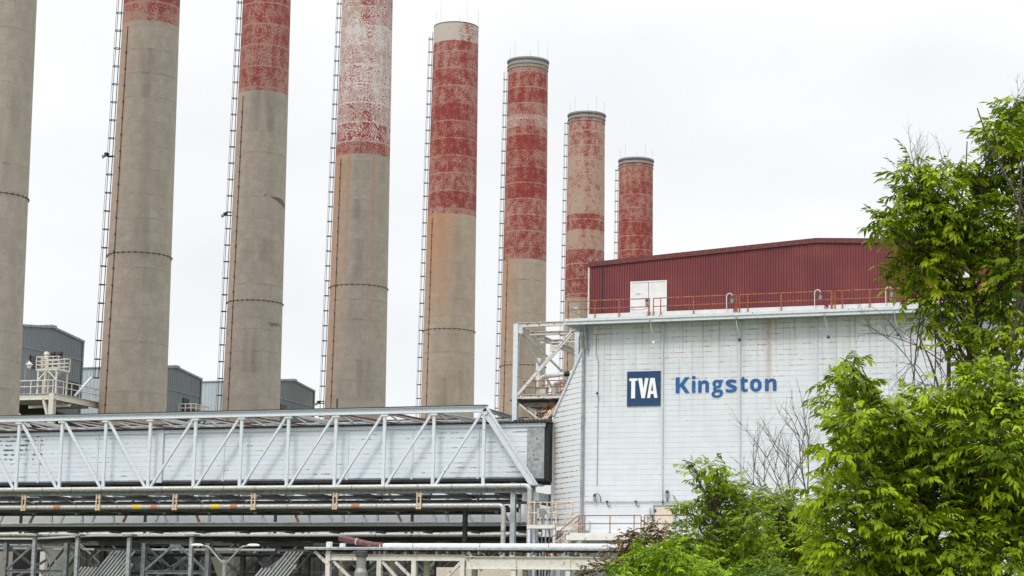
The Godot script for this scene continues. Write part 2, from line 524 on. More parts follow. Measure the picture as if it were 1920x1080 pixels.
func transfer_house() -> void:
	var t := thing("transfer_house", "tall white panelled building with overhanging eaves and splayed left corner, blue sign on it", "building")
	var b := MB.new()
	b.span(Vector3(0.06, 0, -16), Vector3(28, 17.55, -0.06))
	var body := obj("wall", b, M.white, t)
	var seams := [0.12, 4.2, 8.17, 12.0, 15.87, 19.8, 23.8, 27.9]
	for k in seams.size() - 1:
		var pw: float = seams[k + 1] - seams[k] - 0.05
		var pm := panel_mesh(pw, COURSE - 0.004)
		for r in 40:
			var p := put("siding_panel", pm, M.siding, body)
			p.position = Vector3(seams[k] + 0.025, 6.92 + COURSE * r, -0.06 + rng.randf_range(0.0, 0.006))
			p.rotation.x = rng.randf_range(-0.006, 0.006)
	for k in range(1, 7):
		b = MB.new()
		b.span(Vector3(seams[k] - 0.06, 6.9, -0.058), Vector3(seams[k] + 0.06, 17.4, 0.035))
		b.span(Vector3(seams[k] - 0.025, 6.9, 0.035), Vector3(seams[k] + 0.025, 17.39, 0.06))
		obj("joint_cover", b, M.white, t)
	# splayed corner
	var c := Vector3(-1, 0, -1).normalized()
	var nn := Vector3(-1, 0, 1).normalized()
	var edge := func(y: float) -> float: return 3.34 if y < 13.2 else maxf(0.02, 3.34 * (16.3 - y) / 3.1)
	b = MB.new()
	b.prism(PackedVector2Array([Vector2(0, 0), Vector2(3.34, 0), Vector2(3.34, 13.2), Vector2(0.05, 16.25), Vector2(0, 16.25)]), Vector3(0, 0, -0.05) - nn * 0.0 + Vector3(0.02, 0, 0), c, Vector3.UP, 0.25)
	var sp := obj("splayed_wall", b, M.white, t)
	for r in 36:
		var y0: float = 6.92 + COURSE * r
		var y1: float = y0 + COURSE - 0.008
		if y1 > 16.2:
			break
		b = MB.new()
		var x0: float = 0.14
		var s0: float = maxf((edge as Callable).call(y0) - 0.05, 0.2)
		var s1: float = maxf((edge as Callable).call(y1) - 0.05, 0.2)
		var o := Vector3(0.02, 0, -0.05) + nn * 0.002
		var f := nn * rng.randf_range(0.045, 0.052)
		var e := 0.006
		var q := [[x0, y0], [s0, y0], [s1, y1], [x0, y1]]
		var qi := [[x0 + e, y0 + e], [s0 - e, y0 + e], [s1 - e, y1 - e], [x0 + e, y1 - e]]
		var pb := []
		var pi := []
		var us := []
		for k in 4:
			pb.append(o + c * q[k][0] + Vector3(0, q[k][1], 0))
			pi.append(o + f + c * qi[k][0] + Vector3(0, qi[k][1], 0))
			us.append(Vector2(qi[k][0] / 3.6, (17.5 - qi[k][1]) / 11.0))
		b.quad(pi[1], pi[0], pi[3], pi[2], [us[1], us[0], us[3], us[2]])
		for k in 4:
			var w: int = (k + 1) % 4
			b.quad(pb[w], pb[k], pi[k], pi[w], [us[w], us[k], us[k], us[w]])
		obj("siding_panel", b, M.splay, sp)
	b = MB.new()
	var top := Vector3(0.02, 16.3, -0.05) + nn * 0.05
	b.bar(top, Vector3(0.02, 13.15, -0.05) + nn * 0.05 + c * 3.38, 0.14, 0.16)
	obj("raking_trim", b, M.white, t)
	b = MB.new()
	b.span(Vector3(-2.44, 0, -9), Vector3(-2.3, 13.0, -2.5))
	b.span(Vector3(-2.5, 6.9, -2.55), Vector3(-2.36, 13.1, -2.38))
	obj("side_wall", b, M.white, t)
	b = MB.new()
	b.tube([Vector3(-0.0, 6.9, 0.09), Vector3(-0.0, 17.38, 0.09)], 0.07, 10)
	for k in 6:
		b.ring(Vector3(0, 7.4 + 1.8 * k, 0.09), 0.09, 0.03, 0.06, 10)
	obj("corner_pipe", b, M.grey, t)
	b = MB.new()
	b.tube([Vector3(0.66, 16.95, 0.03), Vector3(0.66, 15.9, 0.03), Vector3(0.8, 15.6, 0.03), Vector3(0.8, 9.3, 0.03)], 0.018, 6)
	obj("cable", b, M.grey, t)
	# eaves: a lined soffit with a two-step fascia and gutter
	b = MB.new()
	b.quad(Vector3(-0.62, 17.4, -16.3), Vector3(28.2, 17.4, -16.3), Vector3(28.2, 17.45, 0.88), Vector3(-0.62, 17.45, 0.88))
	b.quad(Vector3(-0.62, 17.5, 0.88), Vector3(28.2, 17.5, 0.88), Vector3(28.2, 17.48, -16.3), Vector3(-0.62, 17.48, -16.3))
	b.quad(Vector3(-0.62, 17.4, -16.3), Vector3(-0.62, 17.45, 0.88), Vector3(-0.62, 17.5, 0.88), Vector3(-0.62, 17.48, -16.3))
	obj("soffit", b, M.grey, t)
	b = MB.new()
	b.span(Vector3(-0.66, 17.40, 0.88), Vector3(28.2, 17.56, 0.94))
	b.span(Vector3(-0.66, 17.56, 0.86), Vector3(28.2, 17.70, 1.0))
	b.span(Vector3(-0.72, 17.38, -10), Vector3(-0.66, 17.70, 1.0))
	obj("fascia", b, M.white, t)
	b = MB.new()
	b.span(Vector3(0.45, 17.7, -0.9), Vector3(8.0, 17.93, 0.78))
	b.span(Vector3(8.22, 17.7, -0.9), Vector3(12.55, 17.93, 0.78))
	b.span(Vector3(12.78, 17.7, -0.9), Vector3(16.4, 17.93, 0.78))
	b.span(Vector3(16.6, 17.7, -0.9), Vector3(28, 17.93, 0.78))
	obj("roof_upstand", b, M.door, t)
	b = MB.new()
	b.span(Vector3(0, 17.56, -16), Vector3(28, 17.7, 0.85))
	obj("roof", b, M.roofing, t)
	for x in [-0.02, 0.22]:
		b = MB.new()
		b.bar(Vector3(x, 17.3, 0.7), Vector3(x, 16.2, 0.1), 0.07, 0.07)
		b.bar(Vector3(x, 17.3, 0.1), Vector3(x, 16.0, 0.1), 0.07, 0.07)
		obj("eaves_bracket", b, M.grey, t)

func corrugated(x0: float, x1: float, y0: float, top: Callable, pitch: float, depth: float) -> MB:   # sheet in the plane z = 0 with trapezoid ribs
	var b := MB.new()
	var xs := PackedFloat32Array()
	var zs := PackedFloat32Array()
	var x := x0
	while x < x1:
		for s in [[0.0, 0.0], [0.45, 0.0], [0.58, 1.0], [0.87, 1.0]]:
			var q: float = x + s[0] * pitch
			if q <= x1:
				xs.append(q)
				zs.append(s[1] * depth)
		x += pitch
	xs.append(x1)
	zs.append(0.0)
	for k in xs.size() - 1:
		b.quad(Vector3(xs[k], y0, zs[k]), Vector3(xs[k + 1], y0, zs[k + 1]), Vector3(xs[k + 1], top.call(xs[k + 1]), zs[k + 1]), Vector3(xs[k], top.call(xs[k]), zs[k]))
	return b

func red_penthouse() -> void:
	var t := thing("red_penthouse", "maroon ribbed metal roof house with low gable above the white building", "building", Vector3(0, 17.7, -1.5))
	var top := func(x: float) -> float: return lerpf(3.2, 3.86, x / 11.7) if x < 11.7 else lerpf(3.86, 3.2, (x - 11.7) / 11.7)
	var x0 := -0.22
	var w := obj("ribbed_wall", corrugated(x0, 23.4, 0.0, top, 0.135, 0.05), M.red_sheet, t)
	var b := MB.new()
	b.span(Vector3(x0, 0, -14.2), Vector3(x0 + 0.04, 3.1, -0.02))
	b.span(Vector3(23.36, 0, -14.2), Vector3(23.4, 3.1, -0.02))
	b.span(Vector3(x0, 0, -14.3), Vector3(23.4, 3.1, -14.2))
	obj("side_wall", b, M.red_sheet, t)
	b = MB.new()
	for q in [[x0 - 0.08, 11.7, 3.16, 3.86], [11.7, 23.5, 3.86, 3.2]]:
		var p := Vector3(q[0], q[2], 0.12)
		var r := Vector3(q[1], q[3], 0.12)
		b.prism(PackedVector2Array([Vector2(q[0], q[2]), Vector2(q[1], q[3]), Vector2(q[1], q[3] + 0.16), Vector2(q[0], q[2] + 0.16)]), Vector3(0, 0, -14.4), Vector3.RIGHT, Vector3.UP, 14.5)
	obj("roof", b, M.red_trim, t)
	b = MB.new()
	b.bar(Vector3(x0 - 0.08, 3.17, 0.09), Vector3(11.7, 3.87, 0.09), 0.06, 0.2)
	b.bar(Vector3(11.7, 3.87, 0.09), Vector3(23.5, 3.21, 0.09), 0.06, 0.2)
	obj("verge_trim", b, M.red_trim, t)
	b = MB.new()
	b.tube([Vector3(x0 - 0.05, 0, 0.04), Vector3(x0 - 0.05, 3.15, 0.04)], 0.045, 8)
	obj("downpipe", b, M.cream, t)
	b = MB.new()
	b.span(Vector3(0.48, 0, 0.052), Vector3(0.53, 3.2, 0.065))
	obj("sheet_joint", b, M.black, t)
	var d := under("door", t, Vector3(2.07, 0.0, 0.04))
	for s in 2:
		b = MB.new()
		b.span(Vector3(0.03 + s * 0.9, 0, 0.0), Vector3(0.9 + s * 0.9, 2.12, 0.05))
		b.span(Vector3(0.1 + s * 0.9, 0.15, 0.05), Vector3(0.83 + s * 0.9, 2.02, 0.056))
		obj("door_leaf", b, M.door, d)
	b = MB.new()
	b.span(Vector3(-0.06, 0, 0), Vector3(0.03, 2.2, 0.07))
	b.span(Vector3(1.8, 0, 0), Vector3(1.89, 2.2, 0.07))
	b.span(Vector3(0.03, 2.13, 0), Vector3(1.8, 2.2, 0.068))
	obj("door_frame", b, M.door, d)
	b = MB.new()
	b.span(Vector3(0.24, 1.48, 0.056), Vector3(0.48, 1.58, 0.062))
	b.span(Vector3(0.55, 1.50, 0.056), Vector3(0.66, 1.53, 0.062))
	obj("door_notice", b, M.pale_blue, d)
	# a pale plant box seen through the tree at the right
	b = MB.new()
	b.span(Vector3(18.1, 0.9, 0.04), Vector3(19.6, 2.0, 0.3))
	obj("louvre_box", b, M.door, t)

# ---------------------------------------------------------------- boiler houses and chimneys

func boiler_houses() -> void:
	var about := [["grey ribbed shed with low gable at the left, behind the steel platform", 30.9, -74.6], ["grey gabled shed showing between the second and third chimneys from the left", 30.05, -99.2], ["grey gabled shed whose end shows between the third and fourth chimneys", 32.05, -128.0]]
	for k in 3:
		var ry: float = about[k][1]
		var rz: float = about[k][2]
		var t := thing("boiler_house", about[k][0], "building", Vector3(-80, 0, rz), "gabled sheds behind the chimneys")
		var hw := 5.85
		var top := func(x: float) -> float: return ry - 0.14 * absf(x - hw) * 0.62 - maxf(0.0, absf(x - hw) - 1.2) * 0.03
		var e := obj("gable_wall", corrugated(0, 2 * hw, 0, top, 0.42, 0.06), M.grey_sheet, t)
		e.rotation.y = PI / 2
		e.position = Vector3(0, 0, hw)
		var ey: float = (top as Callable).call(0.0)
		var flat := func(_x: float) -> float: return ey
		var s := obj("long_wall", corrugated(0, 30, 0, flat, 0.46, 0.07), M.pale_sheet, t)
		s.position = Vector3(-30, 0, hw)
		var b := MB.new()
		b.span(Vector3(-30, 0, -hw), Vector3(-0.1, ey - 0.1, -hw + 0.1))
		b.span(Vector3(-30.1, 0, -hw), Vector3(-30, ey - 0.1, hw))
		obj("rear_wall", b, M.grey_sheet, t)
		b = MB.new()
		for q in [[-hw, 0.0], [0.0, hw]]:
			var a: float = q[0]
			var c: float = q[1]
			var ya: float = (top as Callable).call(a + hw)
			var yc: float = (top as Callable).call(c + hw)
			b.quad(Vector3(-30, ya, a), Vector3(-30, yc, c), Vector3(0.15, yc, c), Vector3(0.15, ya, a))
			b.bar(Vector3(0.08, ya + 0.02, a), Vector3(0.08, yc + 0.02, c), 0.16, 0.22)
		b.span(Vector3(-30, ey - 0.02, hw), Vector3(0.1, ey + 0.12, hw + 0.16))
		obj("roof", b, M.grey, t)
		b = MB.new()
		b.span(Vector3(-20, ry - 0.1, -0.5), Vector3(0.25, ry + 0.2, 0.5))
		obj("ridge_cap", b, M.grey, t)
		b = MB.new()
		b.span(Vector3(0.05, ry - 2.6, -hw), Vector3(0.1, ry - 2.5, hw))
		obj("sheet_lap", b, M.grey, t)
		b = MB.new()
		b.span(Vector3(0.05, ry - 4.4, 2.0), Vector3(0.16, ry - 3.2, 3.6))
		var lou := obj("louvre", b, M.shed_dark, t)
		for s2 in 6:
			b = MB.new()
			b.box(Vector3(0.18, ry - 4.28 + 0.2 * s2, 2.8), Vector3(0.1, 0.05, 1.6), Basis(Vector3.BACK, 0.5))
			obj("slat", b, M.grey, lou)
		b = MB.new()
		b.tube([Vector3(0.12, ey, -hw + 0.2), Vector3(0.12, 0, -hw + 0.2)], 0.1, 8)
		obj("downpipe", b, M.grey, t)

func stack_texture(no: int, paint: float, seedy: int, n1: PackedByteArray, n2: PackedByteArray, n3: PackedByteArray, n4: PackedByteArray) -> ImageTexture:
	var w := 256
	var h := 1024
	var out := PackedByteArray()
	out.resize(w * h * 3)
	var r := RandomNumberGenerator.new()
	r.seed = 900 + seedy
	var lift := 2.42
	var cover := PackedFloat32Array()
	var soot := PackedFloat32Array()
	var seam := PackedFloat32Array()
	for k in 40:
		cover.append(r.randf_range(-0.055, 0.075))
		soot.append(r.randf_range(0.0, 1.0))
		seam.append(r.randf_range(0.2, 1.0))
	var off: int = (seedy * 7919) % (w * h)
	# columns of the shaft by the angle from the side that faces the yard, degrees
	var left := PackedFloat32Array()
	var mid := PackedFloat32Array()
	var line1 := PackedFloat32Array()
	for i in w:
		var ph: float = 360.0 * i / w - 180.0
		left.append(smoothstep(-32.0, -66.0, ph) * smoothstep(-150.0, -110.0, ph))
		mid.append(exp(-pow((ph - 5.0) / 34.0, 2.0)))
		var s := 0.0
		if no == 4:
			s = maxf(exp(-pow((ph + 30.0) / 4.0, 2.0)), 0.75 * exp(-pow((ph - 24.0) / 3.0, 2.0)))
		if no == 2:
			s = exp(-pow((ph + 58.0) / 5.0, 2.0))
		line1.append(s)
	for j in h:
		var y: float = 88.0 * (1.0 - (j + 0.5) / h)
		var lk: int = clampi(int(y / lift), 0, 38)
		var fr: float = y / lift - lk
		var painted: bool = y > paint
		var below: float = paint - y
		for i in w:
			var k: int = j * w + i
			var q: int = (k + off) % (w * h)
			var a: float = n1[q] / 255.0
			var b: float = n2[q] / 255.0
			var c: float = n3[q] / 255.0
			var d: float = n4[q] / 255.0
			var lf: float = left[i]
			# concrete
			var st: float = clampf((c * 0.7 + b * 0.3 - 0.42) * 3.4, 0.0, 1.0) * mid[i] * (0.05 + 0.95 * soot[lk]) * 0.46
			st += clampf((d - 0.52) * 0.7, -0.05, 0.16) + 0.10 * (soot[(lk + 11) % 39] - 0.5)
			if fr > 0.9:
				st += (fr - 0.9) * 6.0 * seam[lk] * clampf((b - 0.32) * 2.2, 0.0, 1.0)
			elif absf(fr - 0.45) < 0.035:
				st += 0.16 * seam[(lk + 5) % 39] * clampf((b - 0.36) * 3.0, 0.0, 1.0)
			if fr < 0.04:
				st -= 0.06
			var R: float = 158.0
			var G: float = 149.0
			var B: float = 139.0
			if no >= 5:
				R = 171.0
				G = 158.0
				B = 144.0
			R += lf * 9.0
			G -= lf * 1.0
			B -= lf * 5.0
			var sp: float = (b - 0.5) * 20.0 + (a - 0.5) * 22.0 + (d - 0.5) * 12.0
			R = lerpf(R + sp, 104.0, clampf(st, 0.0, 0.75))
			G = lerpf(G + sp, 96.0, clampf(st, 0.0, 0.75))
			B = lerpf(B + sp, 88.0, clampf(st, 0.0, 0.75))
			# rust washed down from the paint and the ladder
			var wash := 0.0
			if not painted:
				if no == 5:
					wash = clampf(1.0 - below / 17.0, 0.0, 1.0) * clampf(smoothstep(30.0, -35.0, 360.0 * i / w - 180.0) * clampf(0.45 + 1.1 * c, 0.0, 1.0) + 0.10, 0.0, 1.0) * 0.78
				elif no == 4:
					wash = clampf(smoothstep(-25.0, -62.0, 360.0 * i / w - 180.0) * 0.58 * clampf(1.0 - below / 38.0, 0.0, 1.0) + line1[i] * clampf(1.0 - below / 28.0, 0.0, 1.0) * 0.7, 0.0, 0.9)
				elif no == 6:
					wash = smoothstep(-5.0, -55.0, 360.0 * i / w - 180.0) * 0.5 * clampf(1.0 - below / 25.0, 0.2, 1.0)
				elif no == 2:
					wash = (lf * 0.12 + line1[i] * 0.3) * clampf(1.0 - below / 22.0, 0.0, 1.0)
				else:
					wash = lf * 0.06 * clampf(1.0 - below / 15.0, 0.2, 1.0)
			R = lerpf(R, 178.0, wash)
			G = lerpf(G, 124.0, wash)
			B = lerpf(B, 92.0, wash)
			if no == 3:
				var pa: float = 360.0 * i / w - 180.0
				if pa > 10.0 and pa < 76.0 and absf(y - 48.1 + (pa - 45.0) * 0.012) < 0.10 + 0.5 * (b - 0.42) + 0.004 * (pa - 30.0):
					R *= 0.62
					G *= 0.60
					B *= 0.60
				if pa > 28.0 and pa < 80.0 and absf(y - 34.4) < 0.12 + 0.9 * (b - 0.45):
					R *= 0.72
					G *= 0.70
					B *= 0.70
			if painted:
				# flaking red lead over the concrete (and an older white coat on one)
				R = lerpf(R, 176.0, 0.5)
				G = lerpf(G, 150.0, 0.5)
				B = lerpf(B, 136.0, 0.5)
				var bias: float = cover[lk] + 0.06
				var white := false
				var wl := 0.0
				if no == 4:
					bias = cover[lk] * 1.3 - 0.03
					wl = clampf(0.75 + cover[(lk * 7) % 39] * 5.0 + (b - 0.5) * 1.8, 0.0, 1.0) * smoothstep(0.6, 2.0, y - paint)
					bias -= 0.02 * wl
				if no == 6 and y > 76.2 and y < 78.0:
					wl = clampf((b * 0.5 + a * 0.5 - 0.42) * 5.0, 0.0, 0.7)
					bias -= 0.03 + 0.08 * wl
				if no == 7:
					G = lerpf(G, 156.0, 0.5)
					B = lerpf(B, 142.0, 0.5)
					R = lerpf(R, 174.0, 0.5)
					bias = -0.10 + cover[lk] * 0.6
					if y > 66.0 and y < 68.6:
						bias = 0.10
					elif y < 63.0 and y > 55.0:
						bias = 0.08
					elif y > 78.0:
						bias = 0.0
				if no == 8 and y > 66.0 and y < 73.0:
					bias = 0.12
				if no == 5 and y > 81.3:
					bias = -0.17 + 0.17 * mid[(i + 226) % 256]
					wl = 0.9
					G -= 6.0
				if no == 6 and y > 85.6:
					bias = -0.3
				if fr > 0.955 or fr < 0.02:
					bias -= 0.16
				if below > -1.0:
					bias -= 0.08 * r.randf()
				R = lerpf(R, 200.0 if no != 5 else 186.0, wl)
				G = lerpf(G, 200.0 if no != 5 else 185.0, wl)
				B = lerpf(B, 199.0 if no != 5 else 178.0, wl)
				var f: float = a * 0.48 + b * 0.26 + d * 0.12 + c * 0.14 + bias - 0.5 - 0.04 * (1.0 - mid[i])
				var red: float = clampf(f * 6.5 + 0.42, 0.0, 1.0)
				var film: float = lerpf(0.20 if no != 7 else 0.07, 0.04, wl)
				red = maxf(red, film)
				R = lerpf(R, 119.0 + 22.0 * a, red)
				G = lerpf(G, 39.0 + 20.0 * a, red)
				B = lerpf(B, 38.0 + 18.0 * a, red)
				if no == 6 and y > 84.6:
					var gk: float = clampf((y - 84.6) * 0.6 * (0.5 + c), 0.0, 0.8)
					R = lerpf(R, 150.0, gk)
					G = lerpf(G, 150.0, gk)
					B = lerpf(B, 138.0, gk)
			out[k * 3] = int(clampf(R, 0, 255))
			out[k * 3 + 1] = int(clampf(G, 0, 255))
			out[k * 3 + 2] = int(clampf(B, 0, 255))
	return image_of(out, w, h)

func chimneys() -> void:
	# z, radius at the ground, taper per metre, top, paint from, bolted band, foot of the ladder
	var rows := [
		[-50.83, 3.53, 0.0132, 86.0, 60.5, 38.5, 22.0, "bare concrete chimney cut off by the left edge, nearest of the row"],
		[-75.88, 3.51, 0.0116, 86.0, 60.95, 37.7, 25.7, "tall concrete chimney with red paint at the top edge, steel platform at its foot"],
		[-100.48, 3.34, 0.0098, 86.0, 60.15, 36.9, 25.0, "tall chimney, upper third flaking red over plain concrete, between two grey sheds"],
		[-127.18, 3.93, 0.0103, 86.0, 58.95, 42.9, 20.0, "chimney mottled white and red above rust-streaked concrete, top out of view"],
		[-156.39, 3.81, 0.0090, 83.85, 57.35, 41.8, 20.0, "red flaking chimney with a pale white rim, tallest whose top shows"],
		[-185.21, 3.66, 0.0080, 86.5, 56.25, 40.7, 20.0, "dark red chimney with ring cap, second of those whose tops show"],
		[-213.18, 3.54, 0.0070, 85.05, 54.3, 39.0, 20.0, "faded red and concrete chimney rising behind the corner of the maroon roof house"],
		[-240.57, 3.30, 0.0042, 83.6, 50.0, 38.0, 20.0, "smallest and farthest red chimney, standing over the maroon roof"]]
	var n1 := noise_bytes(51, 256, 1024, 0.33, 2)
	var n2 := noise_bytes(52, 256, 1024, 0.06, 5)
	var n3 := noise_bytes(53, 256, 128, 0.045, 4, FastNoiseLite.TYPE_SIMPLEX_SMOOTH, 1024)
	var n4 := noise_bytes(54, 256, 1024, 0.014, 4)
	for k in 8:
		var q: Array = rows[k]
		var z: float = q[0]
		var H: float = q[3]
		var t := thing("chimney", q[7], "chimney", Vector3(-71.3, 0, z), "row of tall power station chimneys")
		var F := Vector3(104.9, 0, 100.5 - z).normalized()
		var Rt := Vector3(F.z, 0, -F.x)
		var m := StandardMaterial3D.new()
		m.albedo_texture = stack_texture(k + 1, q[4], k + 1, n1, n2, n3, n4)
		m.roughness = 0.9
		var rad := func(y: float) -> float: return q[1] - q[2] * y
		var b := MB.new()
		var segs := 64
		var ys := []
		var yy := 0.0
		while yy < H - 0.5:
			ys.append(yy)
			yy += 2.42
		ys.append(H)
		for i in ys.size():
			for s in segs + 1:
				var ph: float = TAU * s / segs - PI
				var d: Vector3 = F * cos(ph) + Rt * sin(ph)
				b.v.append(d * (rad as Callable).call(ys[i]) + Vector3(0, ys[i], 0))
				b.n.append(d)
				b.uv.append(Vector2(float(s) / segs, 1.0 - ys[i] / 88.0))
		for i in ys.size() - 1:
			for s in segs:
				var a: int = i * (segs + 1) + s
				var c: int = a + segs + 1
				for x in [a, c, a + 1, a + 1, c, c + 1]:
					b.idx.append(x)
		obj("shaft", b, m, t)
		var rt: float = (rad as Callable).call(H)
		b = MB.new()
		b.ring(Vector3(0, H + 0.03, 0), rt + 0.03, 0.55, 0.1, 64)
		b.ring(Vector3(0, H - 4.0, 0), rt - 0.5, 0.1, 8.0, 48)
		if k >= 5:
			b.ring(Vector3(0, H + 0.22, 0), rt + 0.2, 0.7, 0.26, 64)
			b.ring(Vector3(0, H - 0.45, 0), rt + 0.12, 0.14, 0.34, 64)
			b.ring(Vector3(0, H - 1.1, 0), rt + 0.09, 0.1, 0.1, 64)
		obj("cap_ring", b, M.galv if k >= 5 else M.dark, t)
		for a in 5:
			b = MB.new()
			var an: float = 0.7 + TAU * a / 5.0
			var p := Vector3(cos(an) * rt, H, sin(an) * rt)
			b.tube([p, p + Vector3(0, 2.9, 0)], 0.016, 5)
			obj("lightning_rod", b, M.galv, t)
		# bolted band
		b = MB.new()
		var br: float = (rad as Callable).call(q[5])
		b.ring(Vector3(0, q[5], 0), br + 0.03, 0.04, 0.05, 64)
		for s in 32:
			var an: float = TAU * s / 32.0
			b.box(Vector3(cos(an) * (br + 0.08), q[5], sin(an) * (br + 0.08)), Vector3(0.08, 0.14, 0.12), Basis(Vector3.UP, -an))
		obj("bolted_band", b, M.dark, t)
		# conductor down the side with its clips
		b = MB.new()
		var cd: Vector3 = F * cos(-0.9) + Rt * sin(-0.9)
		var pts := []
		for s in 12:
			var y: float = 2.0 + (minf(q[4], H - 2.0) - 2.5) * s / 11.0
			pts.append(cd * ((rad as Callable).call(y) + 0.04) + Vector3(0, y, 0))
		b.tube(pts, 0.045, 5)
		for s in 34:
			var y: float = 3.0 + 1.66 * s
			b.box(cd * ((rad as Callable).call(y) + 0.05) + Vector3(0, y, 0), Vector3(0.16, 0.16, 0.16))
		obj("conductor", b, M.dark, t)
		# caged ladder
		var ld: Vector3 = (F * cos(-1.6) + Rt * sin(-1.6)).normalized()
		var sd := Vector3.UP.cross(ld).normalized()
		var lad := under("ladder", t)
		var y0: float = q[6]
		var y1: float = H - 1.2
		var at := func(y: float, out: float, side: float) -> Vector3: return ld * ((rad as Callable).call(y) + out) + sd * side + Vector3(0, y, 0)
		for s in [-0.2, 0.2]:
			b = MB.new()
			b.bar((at as Callable).call(y0, 0.14, s), (at as Callable).call(y1 + 0.6, 0.14, s), 0.04, 0.06)
			obj("ladder_rail", b, M.dark, lad)
		b = MB.new()
		var y := y0 + 0.2
		while y < y1:
			b.bar((at as Callable).call(y, 0.14, -0.2), (at as Callable).call(y, 0.14, 0.2), 0.022, 0.022)
			y += 0.3
		tag(obj("rung", b, M.dark, lad), "", "", "", "stuff")
		for s in [[0.66, 0.0], [0.5, 0.24], [0.5, -0.24]]:
			b = MB.new()
			b.bar((at as Callable).call(y0, s[0], s[1]), (at as Callable).call(y1, s[0], s[1]), 0.025, 0.035)
			obj("cage_strap", b, M.dark, lad)
		b = MB.new()
		b.ring(Vector3.ZERO, 0.30, 0.04, 0.075, 14)
		b.bar(-ld * 0.2 - sd * 0.2, -ld * 0.4 - sd * 0.2, 0.04, 0.04)
		b.bar(-ld * 0.2 + sd * 0.2, -ld * 0.4 + sd * 0.2, 0.04, 0.04)
		var hm := b.mesh()
		y = y0
		while y < y1 + 0.5:
			var hp := put("cage_hoop", hm, M.black, lad)
			hp.position = (at as Callable).call(y, 0.38, 0.0)
			y += 1.83
		if k in [1, 2, 3]:
			var hy: float = [47.7, 46.6, 28.9][k - 1]
			b = MB.new()
			var hb: Vector3 = (at as Callable).call(hy, 0.75, 0.0)
			b.tube([hb, hb + ld * 0.2 + Vector3(0, -0.04, 0), hb + ld * 0.42 + Vector3(0, -0.1, 0)], 0.07, 10, 0.22)
			obj("warning_horn", b, M.horn, lad)
			b = MB.new()
			b.span(hb + Vector3(-0.12, 0.0, -0.2), hb + Vector3(0.18, 0.3, 0.2))
			b.bar(hb, hb - ld * 0.9, 0.1, 0.1)
			obj("horn_box", b, M.black, lad)

# ---------------------------------------------------------------- the conveyor bridge and what hangs below it

